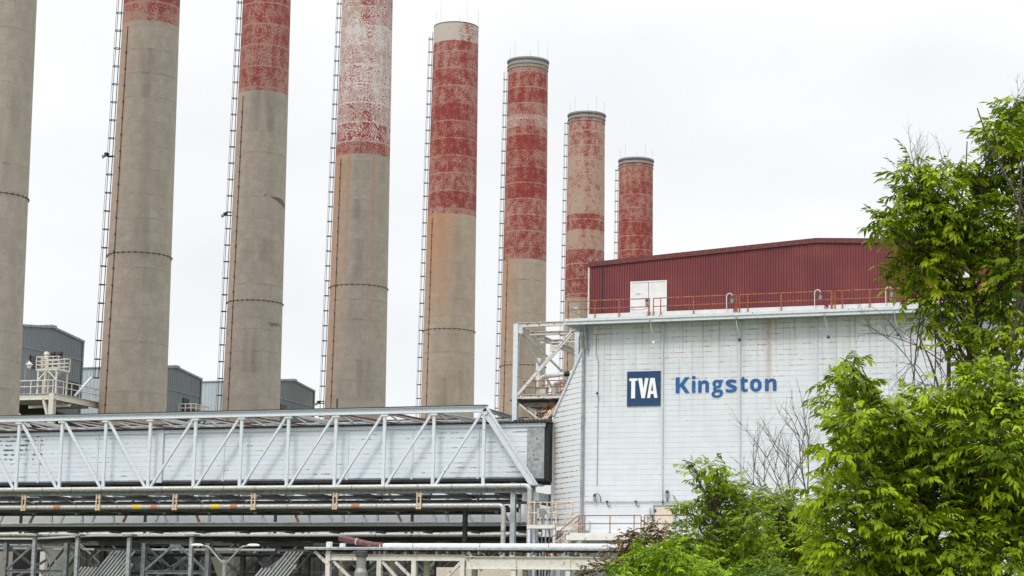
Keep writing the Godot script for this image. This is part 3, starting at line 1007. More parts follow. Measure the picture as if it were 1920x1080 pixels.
func truss_bridge() -> void:
	var t := thing("truss_bridge", "long white steel truss bridge with slanting members crossing the left half of the yard", "bridge")
	var px := []
	for k in range(-7, 8):
		px.append(-25.56 + 2.83 * k)
	for side in 2:
		var z: float = -1.0 if side == 0 else -7.2
		var m: Material = M.white
		var b := MB.new()
		b.ibeam(Vector3(px[0] - 0.1, 13.42, z), Vector3(px[14] + 0.1, 13.42, z), 0.3, 0.32 - 0.08 * side)
		obj("top_chord", b, M.white, t)
		b = MB.new()
		b.span(Vector3(px[0] - 0.15, 13.594, z - 0.18), Vector3(px[14] + 0.15, 13.63, z + 0.18))
		obj("cover_plate", b, M.dark, t)
		b = MB.new()
		b.ibeam(Vector3(px[0] - 2.9, 9.22 + 0.08 * side, z), Vector3(px[14] + 2.9, 9.22 + 0.08 * side, z), 0.32, 0.34 - 0.14 * side)
		obj("bottom_chord", b, M.grey, t)
		for k in 15:
			b = MB.new()
			b.bar(Vector3(px[k], 9.39, z), Vector3(px[k], 13.25, z), 0.16, 0.12)
			obj("vertical_member", b, m, t)
			b = MB.new()
			b.box(Vector3(px[k], 13.2, z + 0.01), Vector3(0.4, 0.14, 0.21))
			obj("gusset_plate", b, m, t)
			b = MB.new()
			b.box(Vector3(px[k], 9.45, z + 0.01), Vector3(0.42, 0.14, 0.21))
			obj("gusset_plate", b, m, t)
			if k < 7:
				b = MB.new()
				b.bar(Vector3(px[k] + 0.16, 13.2, z), Vector3(px[k + 1] - 0.14, 9.45, z), 0.135, 0.12)
				obj("diagonal_member", b, m, t)
			elif k < 14:
				b = MB.new()
				b.bar(Vector3(px[k] + 0.14, 9.45, z), Vector3(px[k + 1] - 0.16, 13.2, z), 0.135, 0.12)
				obj("diagonal_member", b, m, t)
		for s in [[px[0], -1.0], [px[14], 1.0]]:
			b = MB.new()
			b.ibeam(Vector3(s[0], 13.42, z), Vector3(s[0] + s[1] * 2.9, 9.3, z), 0.34, 0.34)
			obj("end_post", b, m, t)
	for k in 15:
		var b := MB.new()
		b.ibeam(Vector3(px[k], 13.4, -1.15), Vector3(px[k], 13.4, -7.05), 0.16, 0.2)
		obj("top_strut", b, M.old_white, t)
		b = MB.new()
		b.ibeam(Vector3(px[k], 9.26, -1.16), Vector3(px[k], 9.26, -7.04), 0.18, 0.2)
		obj("floor_beam", b, M.dark, t)
		if k < 14:
			var xm: float = px[k] + 1.415
			for s in [[px[k], xm], [px[k + 1], xm]]:
				b = MB.new()
				b.bar(Vector3(s[0], 13.36, -1.2), Vector3(s[1], 13.3, -7.0), 0.075, 0.075)
				obj("lacing_bar", b, M.lacing_rust if s[0] < xm and k % 3 != 1 else M.cream, t)
			b = MB.new()
			b.box(Vector3(xm, 13.25, -7.05), Vector3(0.4, 0.08, 0.3))
			obj("lacing_plate", b, M.lacing_rust, t)
			b = MB.new()
			b.bar(Vector3(px[k] + 0.15, 9.12, -1.2), Vector3(px[k + 1] - 0.15, 9.12, -7.0), 0.09, 0.07)
			obj("wind_brace", b, M.grey, t)
			b = MB.new()
			b.bar(Vector3(px[k] + 0.15, 9.04, -7.0), Vector3(px[k + 1] - 0.15, 9.04, -1.2), 0.09, 0.07)
			obj("wind_brace", b, M.grey, t)
	# end bearing frame by the transfer house
	var b := MB.new()
	b.span(Vector3(-3.5, 8.6, -5.4), Vector3(-2.6, 9.04, -0.8))
	b.span(Vector3(-3.7, 9.39, -1.35), Vector3(-2.5, 9.45, -0.7))
	obj("end_beam", b, M.grey, t)
	for z in [-1.0, -5.2]:
		b = MB.new()
		b.hcol(-3.0, z, 0, 8.6, 0.4)
		obj("end_column", b, M.white if z > -2 else M.dark, t)
	for z in [-1.0, -5.2]:
		b = MB.new()
		b.hcol(-47.5, z, 0, 9.05, 0.4)
		obj("end_column", b, M.dark, t)
	b = MB.new()
	b.tube([Vector3(-14.23, 13.55, -1.0), Vector3(-14.23, 14.15, -1.0)], 0.05, 6)
	obj("stub_pipe", b, M.dark, t)

func gallery() -> void:
	var t := thing("conveyor_gallery", "long enclosed white conveyor gallery with flat siding inside the truss", "gallery")
	var b := MB.new()
	b.span(Vector3(-49, 9.86, -4.4), Vector3(-3.0, 12.62, -1.76))
	var body := obj("wall", b, M.white, t)
	var seams := [-48.9, -44.3, -40.6, -36.83, -33.08, -29.28, -25.53, -25.05, -21.3, -17.56, -13.84, -10.08, -6.32, -3.6]
	for k in seams.size() - 1:
		if k == 6:
			continue
		var pm := panel_mesh(seams[k + 1] - seams[k] - 0.03, 0.258, 0.05, 0.005)
		for r in 10:
			var p := put("siding_panel", pm, M.gallery, body)
			p.position = Vector3(seams[k] + 0.015, 9.92 + 0.262 * r, -1.758 + rng.randf_range(0.0, 0.008))
			p.rotation.x = rng.randf_range(-0.012, 0.012)
	for k in range(1, seams.size() - 1):
		if k == 6 or k == 7:
			continue
		b = MB.new()
		b.span(Vector3(seams[k] - 0.05, 9.84, -1.755), Vector3(seams[k] + 0.05, 12.58, -1.66))
		obj("joint_cover", b, M.white, t)
	b = MB.new()
	b.span(Vector3(-25.53, 9.78, -1.755), Vector3(-25.05, 12.72, -1.56))
	obj("duct_cover", b, M.white, t)
	# ribbed roof sheet that shows its edge, fascia and underside
	b = MB.new()
	var x := -49.0
	while x < -2.5:
		b.quad(Vector3(x, 12.74, -1.45), Vector3(x + 0.1, 12.74, -1.45), Vector3(x + 0.1, 12.74, -4.7), Vector3(x, 12.74, -4.7))
		b.quad(Vector3(x + 0.1, 12.81, -1.45), Vector3(x + 0.2, 12.81, -1.45), Vector3(x + 0.2, 12.81, -4.7), Vector3(x + 0.1, 12.81, -4.7))
		b.box(Vector3(x + 0.1, 12.775, -3.075), Vector3(0.012, 0.07, 3.25))
		b.box(Vector3(x + 0.2, 12.775, -3.075), Vector3(0.012, 0.07, 3.25))
		b.box(Vector3(x + 0.15, 12.76, -1.46), Vector3(0.088, 0.1, 0.02))
		x += 0.2
	obj("ribbed_roof", b, M.dark, t)
	b = MB.new()
	b.span(Vector3(-49, 12.52, -1.70), Vector3(-2.6, 12.70, -1.6))
	obj("eaves_fascia", b, M.white, t)
	b = MB.new()
	b.span(Vector3(-49, 9.70, -4.6), Vector3(-2.6, 9.83, -1.6))
	obj("floor", b, M.black, t)
	for k in 16:
		b = MB.new()
		b.span(Vector3(-48.3 + k * 2.83, 9.4, -4.5), Vector3(-48.1 + k * 2.83, 9.7, -1.7))
		obj("floor_joist", b, M.dark, t)
	b = MB.new()
	b.span(Vector3(-3.6, 9.8, -4.5), Vector3(-2.66, 12.7, -1.66))
	obj("end_frame", b, M.grey, t)
	b = MB.new()
	b.span(Vector3(-2.655, 9.7, -4.5), Vector3(-2.46, 12.7, -1.75))
	for k in 12:
		b.box(Vector3(-2.56, 9.95 + 0.23 * k, -1.74), Vector3(0.06, 0.06, 0.06))
	obj("flexible_joint", b, M.black, t)

func far_gallery() -> void:
	var t := thing("rear_gallery", "second pale gallery with truss web running far behind the pipes", "gallery")
	var b := MB.new()
	b.span(Vector3(-84, 7.6, -33), Vector3(-7, 12.4, -30.2))
	obj("wall", b, M.letter_white, t)
	b = MB.new()
	b.span(Vector3(-84, 12.4, -33.2), Vector3(-7, 12.55, -30))
	obj("roof", b, M.dark, t)
	b = MB.new()
	b.span(Vector3(-84, 7.3, -33.2), Vector3(-7, 7.6, -30))
	obj("floor", b, M.dark, t)
	for k in 30:
		var x: float = -83.0 + 2.55 * k
		b = MB.new()
		b.bar(Vector3(x, 7.6, -29.4), Vector3(x + (2.3 if k < 17 else -2.3), 12.3, -29.4), 0.15, 0.14)
		obj("diagonal_member", b, M.grey if k % 3 else M.lacing_rust, t)
		b = MB.new()
		b.bar(Vector3(x, 7.6, -29.4), Vector3(x, 12.3, -29.4), 0.18, 0.14)
		obj("vertical_member", b, M.grey if k % 4 else M.black, t)
	b = MB.new()
	b.ibeam(Vector3(-84, 10.5, -29.2), Vector3(-7, 10.5, -29.2), 0.3, 0.3)
	obj("middle_chord", b, M.dark, t)
	b = MB.new()
	b.ibeam(Vector3(-84, 7.45, -29.4), Vector3(-7, 7.45, -29.4), 0.3, 0.3)
	obj("bottom_chord", b, M.grey, t)
	for k in 8:
		b = MB.new()
		b.hcol(-80.0 + 10.2 * k, -30.6, 0, 7.3, 0.4)
		obj("column", b, M.dark, t)

func pump_house() -> void:
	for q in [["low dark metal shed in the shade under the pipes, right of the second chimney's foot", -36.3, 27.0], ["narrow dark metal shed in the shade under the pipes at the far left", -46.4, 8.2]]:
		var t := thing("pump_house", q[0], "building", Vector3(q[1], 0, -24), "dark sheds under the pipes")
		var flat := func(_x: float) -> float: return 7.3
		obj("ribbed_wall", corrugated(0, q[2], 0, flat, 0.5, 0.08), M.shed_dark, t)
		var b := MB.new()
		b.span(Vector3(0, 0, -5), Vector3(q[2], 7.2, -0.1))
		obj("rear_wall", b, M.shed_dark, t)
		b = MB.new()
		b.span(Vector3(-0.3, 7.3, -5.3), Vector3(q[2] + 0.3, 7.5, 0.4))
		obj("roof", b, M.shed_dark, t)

func pipe_run(called: String, label: String, pts: Array, r: float, m: Material, flange := 0.0) -> Node3D:
	var t := thing(called, label, "pipe")
	var b := MB.new()
	var q := []
	for i in pts.size():
		if i == 0 or i == pts.size() - 1:
			q.append(pts[i])
			continue
		var d0: Vector3 = (pts[i - 1] - pts[i]).normalized()
		var d1: Vector3 = (pts[i + 1] - pts[i]).normalized()
		var e: float = minf(r * 2.2, pts[i].distance_to(pts[i + 1]) * 0.45)
		var a: Vector3 = pts[i] + d0 * e
		var c: Vector3 = pts[i] + d1 * e
		for s in 7:
			var u: float = s / 6.0
			q.append(a.lerp(pts[i], u).lerp(pts[i].lerp(c, u), u))
	b.tube(q, r, 14)
	obj("pipe_body", b, m, t)
	if flange > 0.0:
		for i in pts.size() - 1:
			var l: float = pts[i].distance_to(pts[i + 1])
			var d: Vector3 = (pts[i + 1] - pts[i]) / l
			var s := flange * 0.5
			while s < l - 0.3:
				b = MB.new()
				b.tube([pts[i] + d * s, pts[i] + d * (s + 0.05)], r * 1.07, 14)
				obj("jacket_band", b, M.galv, t)
				s += flange
	return t

func pipe_rack() -> void:
	var t := pipe_run("jacketed_pipe", "white jacketed pipe along the bottom of the truss, turning down at its right end", [Vector3(-52, 9.38, -0.66), Vector3(-3.05, 9.38, -0.66), Vector3(-3.05, 0.3, -0.66)], 0.13, M.jacket, 1.9)
	t = pipe_run("hung_pipe", "silver pipe hung on rusty hangers below the truss, elbow at right", [Vector3(-52, 8.4, -0.9), Vector3(-4.55, 8.4, -0.9), Vector3(-4.55, 0.3, -0.9)], 0.13, M.jacket, 2.6)
	for x in [-47.7, -42.9, -38.1, -33.31, -28.51, -23.68, -18.89, -14.05, -9.23]:
		var h := under("pipe_hanger", t, Vector3(x, 0, -0.9))
		for s in [-0.1, 0.1]:
			var r := MB.new()
			r.span(Vector3(s - 0.035, 8.2, 0.13), Vector3(s + 0.035, 9.1, 0.19))
			obj("hanger_rod", r, M.hanger, h)
		var r := MB.new()
		r.span(Vector3(-0.16, 8.86, 0.1), Vector3(0.16, 9.05, 0.13))
		r.span(Vector3(-0.15, 8.22, 0.19), Vector3(0.15, 8.30, 0.22))
		r.tube([Vector3(-0.08, 8.4, 0), Vector3(0.08, 8.4, 0)], 0.165, 14)
		obj("hanger_clamp", r, M.hanger, h)
	for q in [[-26.35, 0.5, M.yellow], [-21.5, 0.5, M.yellow], [-25.2, 0.4, M.orange_mark], [-20.3, 0.4, M.orange_mark], [-31.4, 0.45, M.orange_mark], [-13.1, 0.45, M.orange_mark]]:
		var b := MB.new()
		b.tube([Vector3(q[0], 8.4, -0.9), Vector3(q[0] + q[1], 8.4, -0.9)], 0.136, 14)
		obj("pipe_marker", b, q[2], t)
	# dark trays and pipes farther back
	var rows := [
		["cable_tray", "dark cable tray close behind the hung pipe", -2.6, -4.1, 8.28, 8.46, M.dark],
		["cable_tray", "dark tray deck carrying the upper rear pipe", -6.4, -7.7, 7.44, 7.62, M.dark],
		["cable_tray", "dark tray deck carrying the lower rear pipe", -9.6, -11.0, 7.0, 7.18, M.dark]]
	for q in rows:
		var c := thing(q[0], q[1], "cable tray", Vector3.ZERO, "trays under the truss bridge")
		var b := MB.new()
		b.span(Vector3(-52, q[4], q[3]), Vector3(-4.9, q[4] + 0.06, q[2]))
		obj("deck", b, M.black, c)
		for z in [q[2], q[3]]:
			b = MB.new()
			b.ibeam(Vector3(-52, (q[4] + q[5]) * 0.5, z), Vector3(-4.9, (q[4] + q[5]) * 0.5, z), 0.16, q[5] - q[4] + 0.08)
			obj("side_rail", b, M.black, c)
		for k in 17:
			b = MB.new()
			b.span(Vector3(-51.0 + 2.83 * k, q[4] - 0.16, q[3] + 0.1), Vector3(-50.85 + 2.83 * k, q[4], q[2] - 0.1))
			obj("cross_bearer", b, M.grey, c)
			if k < 16:
				b = MB.new()
				b.bar(Vector3(-50.9 + 2.83 * k, q[4] - 0.06, q[3] + 0.1), Vector3(-48.1 + 2.83 * k, q[4] - 0.06, q[2] - 0.1), 0.08, 0.06)
				obj("wind_brace", b, M.grey, c)
	pipe_run("rear_pipe", "pale pipe on the upper tray behind the hung pipe", [Vector3(-52, 7.74, -6.3), Vector3(-39, 7.70, -6.3), Vector3(-32, 7.78, -6.3), Vector3(-5, 7.78, -6.3)], 0.1, M.jacket, 3.1)
	pipe_run("rear_pipe", "slim dull pipe on the lower tray, third line from the top", [Vector3(-52, 7.30, -9.5), Vector3(-5.6, 7.30, -9.5)], 0.1, M.cream, 2.7)
	pipe_run("rear_pipe", "thin white pipe just below the pale one on the upper tray", [Vector3(-52, 7.66, -6.1), Vector3(-5.6, 7.66, -6.1)], 0.045, M.white)
	pipe_run("rear_pipe", "dark slim pipe tucked under the tray behind the hung pipe", [Vector3(-52, 8.12, -3.0), Vector3(-5.2, 8.12, -3.0)], 0.07, M.dark)
	pipe_run("rear_pipe", "dull pipe with rusty marks under the lower rear tray", [Vector3(-52, 6.82, -9.9), Vector3(-6.2, 6.82, -9.9)], 0.08, M.old_white, 4.1)
	pipe_run("rear_pipe", "lowest white pipe, crossing behind the slim posts", [Vector3(-33.2, 6.2, -3.9), Vector3(-13.4, 6.2, -3.9)], 0.07, M.white, 3.3)
	pipe_run("rear_pipe", "lowest black pipe, crossing under the lowest white pipe", [Vector3(-30.0, 5.95, -4.4), Vector3(-13.4, 5.95, -4.4)], 0.1, M.black)
	pipe_run("drop_pipe", "black upright pipe below the right part of the hung pipe", [Vector3(-7.1, 8.3, -2.0), Vector3(-7.1, 0.3, -2.0)], 0.14, M.black)
	pipe_run("front_pipe", "thin white line along the front of the lower frames at left", [Vector3(-52, 6.72, -2.2), Vector3(-33.5, 6.72, -2.2), Vector3(-29.5, 6.9, -2.2), Vector3(-14.0, 6.94, -2.2)], 0.06, M.white)

const LATTICE := ["first slim lattice bay under the pipes at the far left", "second slim lattice bay under the pipes from the left", "third slim lattice bay, behind the larger slatted screen's left half", "fourth slim lattice bay, behind the larger slatted screen's right half", "fifth slim lattice bay, just right of the larger slatted screen", "sixth slim lattice bay under the pipes from the left", "seventh slim lattice bay, left of the twin street lamp", "eighth slim lattice bay, behind the left arm of the twin street lamp", "ninth slim lattice bay, behind the right arm of the twin street lamp", "tenth slim lattice bay, right of the twin street lamp", "eleventh slim lattice bay, at the left end of the low white rack", "twelfth slim lattice bay, behind the fat vent pipe", "rightmost slim lattice bay, right of the fat vent pipe"]

func support_bents() -> void:
	# steel frames that carry the racks, standing in the shade
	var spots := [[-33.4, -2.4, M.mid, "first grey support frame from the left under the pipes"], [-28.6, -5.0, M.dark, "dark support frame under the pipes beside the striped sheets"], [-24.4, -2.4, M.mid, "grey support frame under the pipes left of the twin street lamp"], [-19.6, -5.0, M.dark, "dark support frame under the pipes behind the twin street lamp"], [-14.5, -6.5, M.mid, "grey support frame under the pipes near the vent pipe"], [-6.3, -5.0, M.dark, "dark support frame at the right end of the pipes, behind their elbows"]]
	for q in spots:
		var x: float = q[0]
		var z: float = q[1]
		var t := thing("support_frame", q[3], "support frame", Vector3(x, 0, z), "steel frames under the pipe rack")
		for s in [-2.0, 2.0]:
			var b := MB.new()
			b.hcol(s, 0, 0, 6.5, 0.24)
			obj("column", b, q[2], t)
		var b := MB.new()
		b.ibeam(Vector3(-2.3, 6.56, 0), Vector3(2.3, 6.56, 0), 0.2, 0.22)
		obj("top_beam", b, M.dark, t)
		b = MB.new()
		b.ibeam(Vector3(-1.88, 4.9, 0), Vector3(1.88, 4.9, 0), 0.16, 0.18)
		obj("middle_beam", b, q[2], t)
		for s in [-1.0, 1.0]:
			b = MB.new()
			b.bar(Vector3(s * 0.15, 6.4, 0), Vector3(s * 1.9, 5.0, 0), 0.12, 0.12)
			obj("brace", b, q[2], t)
			b = MB.new()
			b.bar(Vector3(s * 1.85, 4.8, 0), Vector3(-s * 1.85, 1.0, 0), 0.1, 0.1)
			obj("brace", b, q[2], t)
		b = MB.new()
		b.box(Vector3(0, 6.36, 0.02), Vector3(0.7, 0.22, 0.14))
		obj("gusset_plate", b, q[2], t)
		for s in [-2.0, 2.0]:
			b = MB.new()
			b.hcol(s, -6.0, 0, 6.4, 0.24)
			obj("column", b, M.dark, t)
			b = MB.new()
			b.bar(Vector3(s, 6.3, -0.2), Vector3(s, 4.2, -5.8), 0.12, 0.12)
			obj("side_brace", b, M.grey, t)
			b = MB.new()
			b.bar(Vector3(s, 6.3, -5.8), Vector3(s, 4.2, -0.2), 0.12, 0.12)
			obj("side_brace", b, M.grey, t)
	for k in 13:
		var x: float = -34.5 + 2.1 * k
		var t := thing("lattice_bay", LATTICE[k], "lattice", Vector3(x, 0, -8.6), "slim lattice bays under the pipes")
		var b := MB.new()
		b.hcol(0, 0, 0, 6.8, 0.16)
		obj("post", b, M.dark if k % 2 else M.grey, t)
		b = MB.new()
		b.bar(Vector3(0.1, 6.7, 0), Vector3(2.0, 5.2, 0), 0.07, 0.07)
		obj("brace", b, M.white if k % 3 == 0 else M.grey, t)
		b = MB.new()
		b.bar(Vector3(2.0, 6.7, 0.1), Vector3(0.1, 5.2, 0.1), 0.07, 0.07)
		obj("brace", b, M.grey if k % 3 else M.old_white, t)
		b = MB.new()
		b.bar(Vector3(0.1, 5.15, 0), Vector3(2.0, 5.15, 0), 0.09, 0.12)
		obj("tie", b, M.grey, t)
		b = MB.new()
		b.bar(Vector3(0.1, 5.1, 0), Vector3(2.0, 3.2, 0), 0.07, 0.07)
		obj("brace", b, M.dark, t)
	# tall slender posts in front
	var posts := [[-33.0, "leftmost slim grey post under the pipes"], [-30.2, "slim dark post left of the striped sheets"], [-26.9, "slim grey post right of the striped sheets"], [-23.0, "slim grey post left of the twin street lamp arms"]]
	for q in posts:
		var t := thing("slim_post", q[1], "post", Vector3(q[0], 0, -1.6), "slim posts under the pipes")
		var b := MB.new()
		b.hcol(0, 0, 0, 6.85, 0.2)
		obj("shaft", b, M.grey, t)
		b = MB.new()
		b.span(Vector3(-0.3, 6.85, -0.3), Vector3(0.3, 6.95, 0.3))
		obj("head_plate", b, M.grey, t)
	# chutes clad in pale fins, seen as slanting stripes
	var chutes := [[-33.3, -3.3, 3.3, "larger pale slatted screen left of the dark frames"], [-21.9, -3.3, 2.2, "pale slatted screen behind the twin street lamp"], [-35.6, -3.6, 1.2, "small slatted screen at the far left under the pipes"], [-16.5, -7.5, 1.6, "pale slatted screen left of the fat vent pipe"]]
	for q in chutes:
		var t := thing("slatted_screen", q[3], "screen", Vector3(q[0], 0, q[1]), "slatted screens under the pipes")
		var b := MB.new()
		b.bar(Vector3(0, 2.5, -0.1), Vector3(3.2, 6.2, -0.1), 0.08, 0.1)
		obj("side_frame", b, M.dark, t)
		b = MB.new()
		b.bar(Vector3(q[2], 2.5, -0.1), Vector3(q[2] + 3.2, 6.2, -0.1), 0.08, 0.1)
		obj("side_frame", b, M.dark, t)
		b = MB.new()
		b.bar(Vector3(3.1, 6.2, -0.1), Vector3(q[2] + 3.2, 6.2, -0.1), 0.08, 0.1)
		obj("head_frame", b, M.dark, t)
		var n := int(q[2] / 0.235)
		for k in n:
			b = MB.new()
			var e: float = 6.1 - (0.9 if k < n * 0.3 else 0.0) - (0.7 if k > n * 0.8 else 0.0)
			b.bar(Vector3(0.15 + 0.235 * k, 2.6, 0), Vector3(0.15 + 0.235 * k + (e - 2.6) * 0.865, e, 0), 0.02, 0.1)
			obj("slat", b, M.stripe, t)
	for q in [[-33.6, -5.5, "cream hopper under the pipes at the far left, left of the larger slatted screen"], [-23.9, -7.5, "cream hopper under the pipes, left of the twin street lamp"]]:
		var t := thing("hopper", q[2], "hopper", Vector3(q[0], 0, q[1]), "cream hoppers under the pipes")
		var b := MB.new()
		for s in 4:
			var c := [Vector3(-0.9, 6.3, 0.7), Vector3(0.9, 6.3, 0.7), Vector3(0.9, 6.3, -0.7), Vector3(-0.9, 6.3, -0.7)]
			var d := [Vector3(-0.35, 4.6, 0.3), Vector3(0.35, 4.6, 0.3), Vector3(0.35, 4.6, -0.3), Vector3(-0.35, 4.6, -0.3)]
			b.quad(d[s], d[(s + 1) % 4], c[(s + 1) % 4], c[s])
		obj("cone", b, M.cream, t)
		b = MB.new()
		b.span(Vector3(-1.0, 6.3, -0.8), Vector3(1.0, 6.45, 0.8))
		obj("rim", b, M.cream, t)
		b = MB.new()
		b.span(Vector3(-0.3, 0.0, -0.25), Vector3(0.3, 4.6, 0.25))
		obj("spout", b, M.grey, t)

# ---------------------------------------------------------------- rails, tower, platforms

func rails(t: Node3D, a: Vector3, b: Vector3, height: float, m: Material, posts: Array, r := 0.026, toe := false) -> void:   # posts: places along the run in metres
	var up := Vector3(0, height, 0)
	var d: Vector3 = (b - a).normalized()
	var s := MB.new()
	s.tube([a + up, b + up], r, 8)
	obj("top_rail", s, m, t)
	s = MB.new()
	s.tube([a + up * 0.53, b + up * 0.53], r * 0.9, 8)
	obj("middle_rail", s, m, t)
	for p in posts:
		s = MB.new()
		s.tube([a + d * p, a + d * p + up], r, 8)
		s.box(a + d * p + Vector3(0, 0.01, 0), Vector3(0.12, 0.02, 0.12))
		obj("post", s, m, t)
	if toe:
		s = MB.new()
		s.bar(a + Vector3(0, 0.07, 0), b + Vector3(0, 0.07, 0), 0.012, 0.12)
		obj("toe_board", s, m, t)

func steel_tower() -> void:
	var t := thing("steel_tower", "open white steel frame with braces and platform left of the splayed corner", "frame")
	var z := -2.4
	var b := MB.new()
	b.hcol(-4.57, z, 0, 18.06, 0.26)
	obj("column", b, M.white, t)
	for q in [[-1.17, z, 17.5], [-2.12, -5.6, 17.0], [-5.1, -7.4, 16.9]]:
		b = MB.new()
		b.hcol(q[0], q[1], 10.0, q[2], 0.22)
		obj("column", b, M.white, t)
	var beams := [
		[Vector3(-4.55, 18.0, z), Vector3(-0.75, 18.0, z), 0.24], [Vector3(-4.4, 17.62, -3.1), Vector3(-0.9, 17.62, -3.1), 0.2], [Vector3(-4.0, 17.4, -4.6), Vector3(-0.9, 17.4, -4.6), 0.2],
		[Vector3(-4.53, 17.86, z), Vector3(-2.7, 17.1, -6.2), 0.24], [Vector3(-2.7, 17.05, -6.2), Vector3(-0.2, 17.05, -6.2), 0.22], [Vector3(-2.7, 16.75, -6.2), Vector3(-0.2, 16.75, -6.2), 0.16],
		[Vector3(-4.55, 14.18, z), Vector3(-1.6, 14.18, z), 0.22], [Vector3(-4.5, 13.86, -3.4), Vector3(-1.75, 13.86, -3.4), 0.2], [Vector3(-4.55, 14.1, z - 0.1), Vector3(-5.1, 14.1, -7.3), 0.2], [Vector3(-2.1, 14.1, z - 0.1), Vector3(-2.1, 14.1, -7.3), 0.2]]
	for q in beams:
		b = MB.new()
		b.ibeam(q[0], q[1], 0.16, q[2], 0.025)
		obj("beam", b, M.old_white, t)
	var braces := [
		[Vector3(-1.5, 17.6, z), Vector3(-4.5, 14.25, z)], [Vector3(-1.42, 17.42, z + 0.1), Vector3(-4.4, 14.25, z + 0.1)], [Vector3(-4.5, 17.85, z - 0.15), Vector3(-2.1, 15.0, -5.2)], [Vector3(-4.5, 17.8, z - 0.3), Vector3(-3.0, 14.2, -5.0)],
		[Vector3(-2.2, 16.6, -5.4), Vector3(-1.2, 15.4, z)], [Vector3(-4.5, 13.9, z - 0.1), Vector3(-3.0, 12.8, z - 0.1)], [Vector3(-4.45, 13.8, -3.6), Vector3(-3.6, 12.7, -3.6)], [Vector3(-2.0, 16.6, -5.5), Vector3(-2.9, 17.05, -3.2)]]
	for q in braces:
		b = MB.new()
		b.bar(q[0], q[1], 0.09, 0.09)
		obj("brace", b, M.old_white, t)
	for q in [Vector3(-4.4, 17.7, z + 0.03), Vector3(-2.45, 16.7, z + 0.03), Vector3(-4.4, 14.25, z + 0.03), Vector3(-3.5, 17.45, -3.2)]:
		b = MB.new()
		b.box(q, Vector3(0.4, 0.34, 0.1))
		obj("gusset_plate", b, M.old_white, t)
	b = MB.new()
	b.span(Vector3(-4.9, 14.0, -7.2), Vector3(-2.2, 14.06, -2.5))
	obj("grating_floor", b, M.dark, t)
	# floor under it, level with the gallery roof
	b = MB.new()
	b.span(Vector3(-4.6, 12.86, -6.5), Vector3(-2.5, 12.95, -2.2))
	obj("lower_floor", b, M.dark, t)
	var r := thing("platform_railing", "rusty guard rail around the middle platform of the steel frame", "railing")
	rails(r, Vector3(-4.2, 14.29, -2.45), Vector3(-1.95, 14.29, -2.45), 0.72, M.rail_rust, [0.1, 0.75, 1.4, 2.1])
	rails(r, Vector3(-1.95, 14.29, -2.55), Vector3(-1.95, 14.29, -5.2), 0.72, M.rail_rust, [0.6, 1.3, 2.0, 2.6])
	rails(r, Vector3(-4.2, 14.29, -5.3), Vector3(-2.05, 14.29, -5.3), 0.85, M.rail_rust, [0.1, 1.0, 2.0])
	var s := thing("steel_stair", "narrow rusty stair slanting below the frame's platform", "stair")
	for zz in [-2.6, -3.3]:
		b = MB.new()
		b.bar(Vector3(-2.0, 13.9, zz), Vector3(-3.5, 12.6, zz), 0.05, 0.2)
		obj("stringer", b, M.rail_pale, s)
		b = MB.new()
		b.tube([Vector3(-1.9, 14.6, zz), Vector3(-3.5, 13.2, zz)], 0.025, 7)
		obj("handrail", b, M.rail_rust, s)
		b = MB.new()
		b.tube([Vector3(-1.9, 14.2, zz), Vector3(-3.5, 12.85, zz)], 0.025, 7)
		obj("handrail", b, M.rail_rust, s)
		for k in 4:
			b = MB.new()
			var p := Vector3(-2.1 - 0.4 * k, 13.75 - 0.35 * k, zz)
			b.tube([p, p + Vector3(0, 0.72, 0)], 0.022, 6)
			obj("baluster", b, M.rail_rust, s)
	for k in 8:
		b = MB.new()
		b.box(Vector3(-2.1 - 0.19 * k, 13.8 - 0.165 * k, -2.95), Vector3(0.22, 0.03, 0.66))
		obj("tread", b, M.rail_pale, s)
	# small gear under the platform
	var v := thing("valve_cluster", "cluster of small pipes and valves under the frame's platform", "valves", Vector3(-3.0, 12.95, -4.0))
	for k in 7:
		b = MB.new()
		var x: float = -0.9 + 0.26 * k
		var hh: float = rng.randf_range(0.35, 0.8)
		b.tube([Vector3(x, 0, 0), Vector3(x, hh, 0), Vector3(x + 0.2, hh, 0.02)], 0.05, 8)
		obj("pipe_stub", b, M.old_white if k % 2 else M.dark, v)
		b = MB.new()
		b.ring(Vector3(x, hh * 0.7, 0.12), 0.12, 0.03, 0.03, 12)
		obj("hand_wheel", b, M.rail_rust, v)
	# the white dust pipes
	var p1 := pipe_run("dust_pipe", "white pipe with black sleeve rising from the frame platform into the wall", [Vector3(-3.38, 14.0, -2.9), Vector3(-3.38, 15.25, -2.9), Vector3(-1.45, 15.45, -2.9), Vector3(-1.2, 14.7, -2.9)], 0.11, M.cream)
	b = MB.new()
	b.tube([Vector3(-2.02, 15.39, -2.9), Vector3(-1.72, 15.42, -2.9)], 0.135, 14)
	obj("black_sleeve", b, M.black, p1)
	for x in [-3.1, -2.4, -1.65]:
		b = MB.new()
		b.tube([Vector3(x, 15.27 + (x + 3.3) * 0.1, -2.9), Vector3(x + 0.06, 15.276 + (x + 3.3) * 0.1, -2.9)], 0.14, 14)
		obj("flange", b, M.white, p1)
	var p2 := pipe_run("dust_pipe", "lower short white pipe bending down to two drums on the frame platform", [Vector3(-2.75, 14.1, -3.3), Vector3(-2.75, 14.95, -3.3), Vector3(-2.05, 15.02, -3.3), Vector3(-1.7, 15.02, -3.3)], 0.1, M.cream)
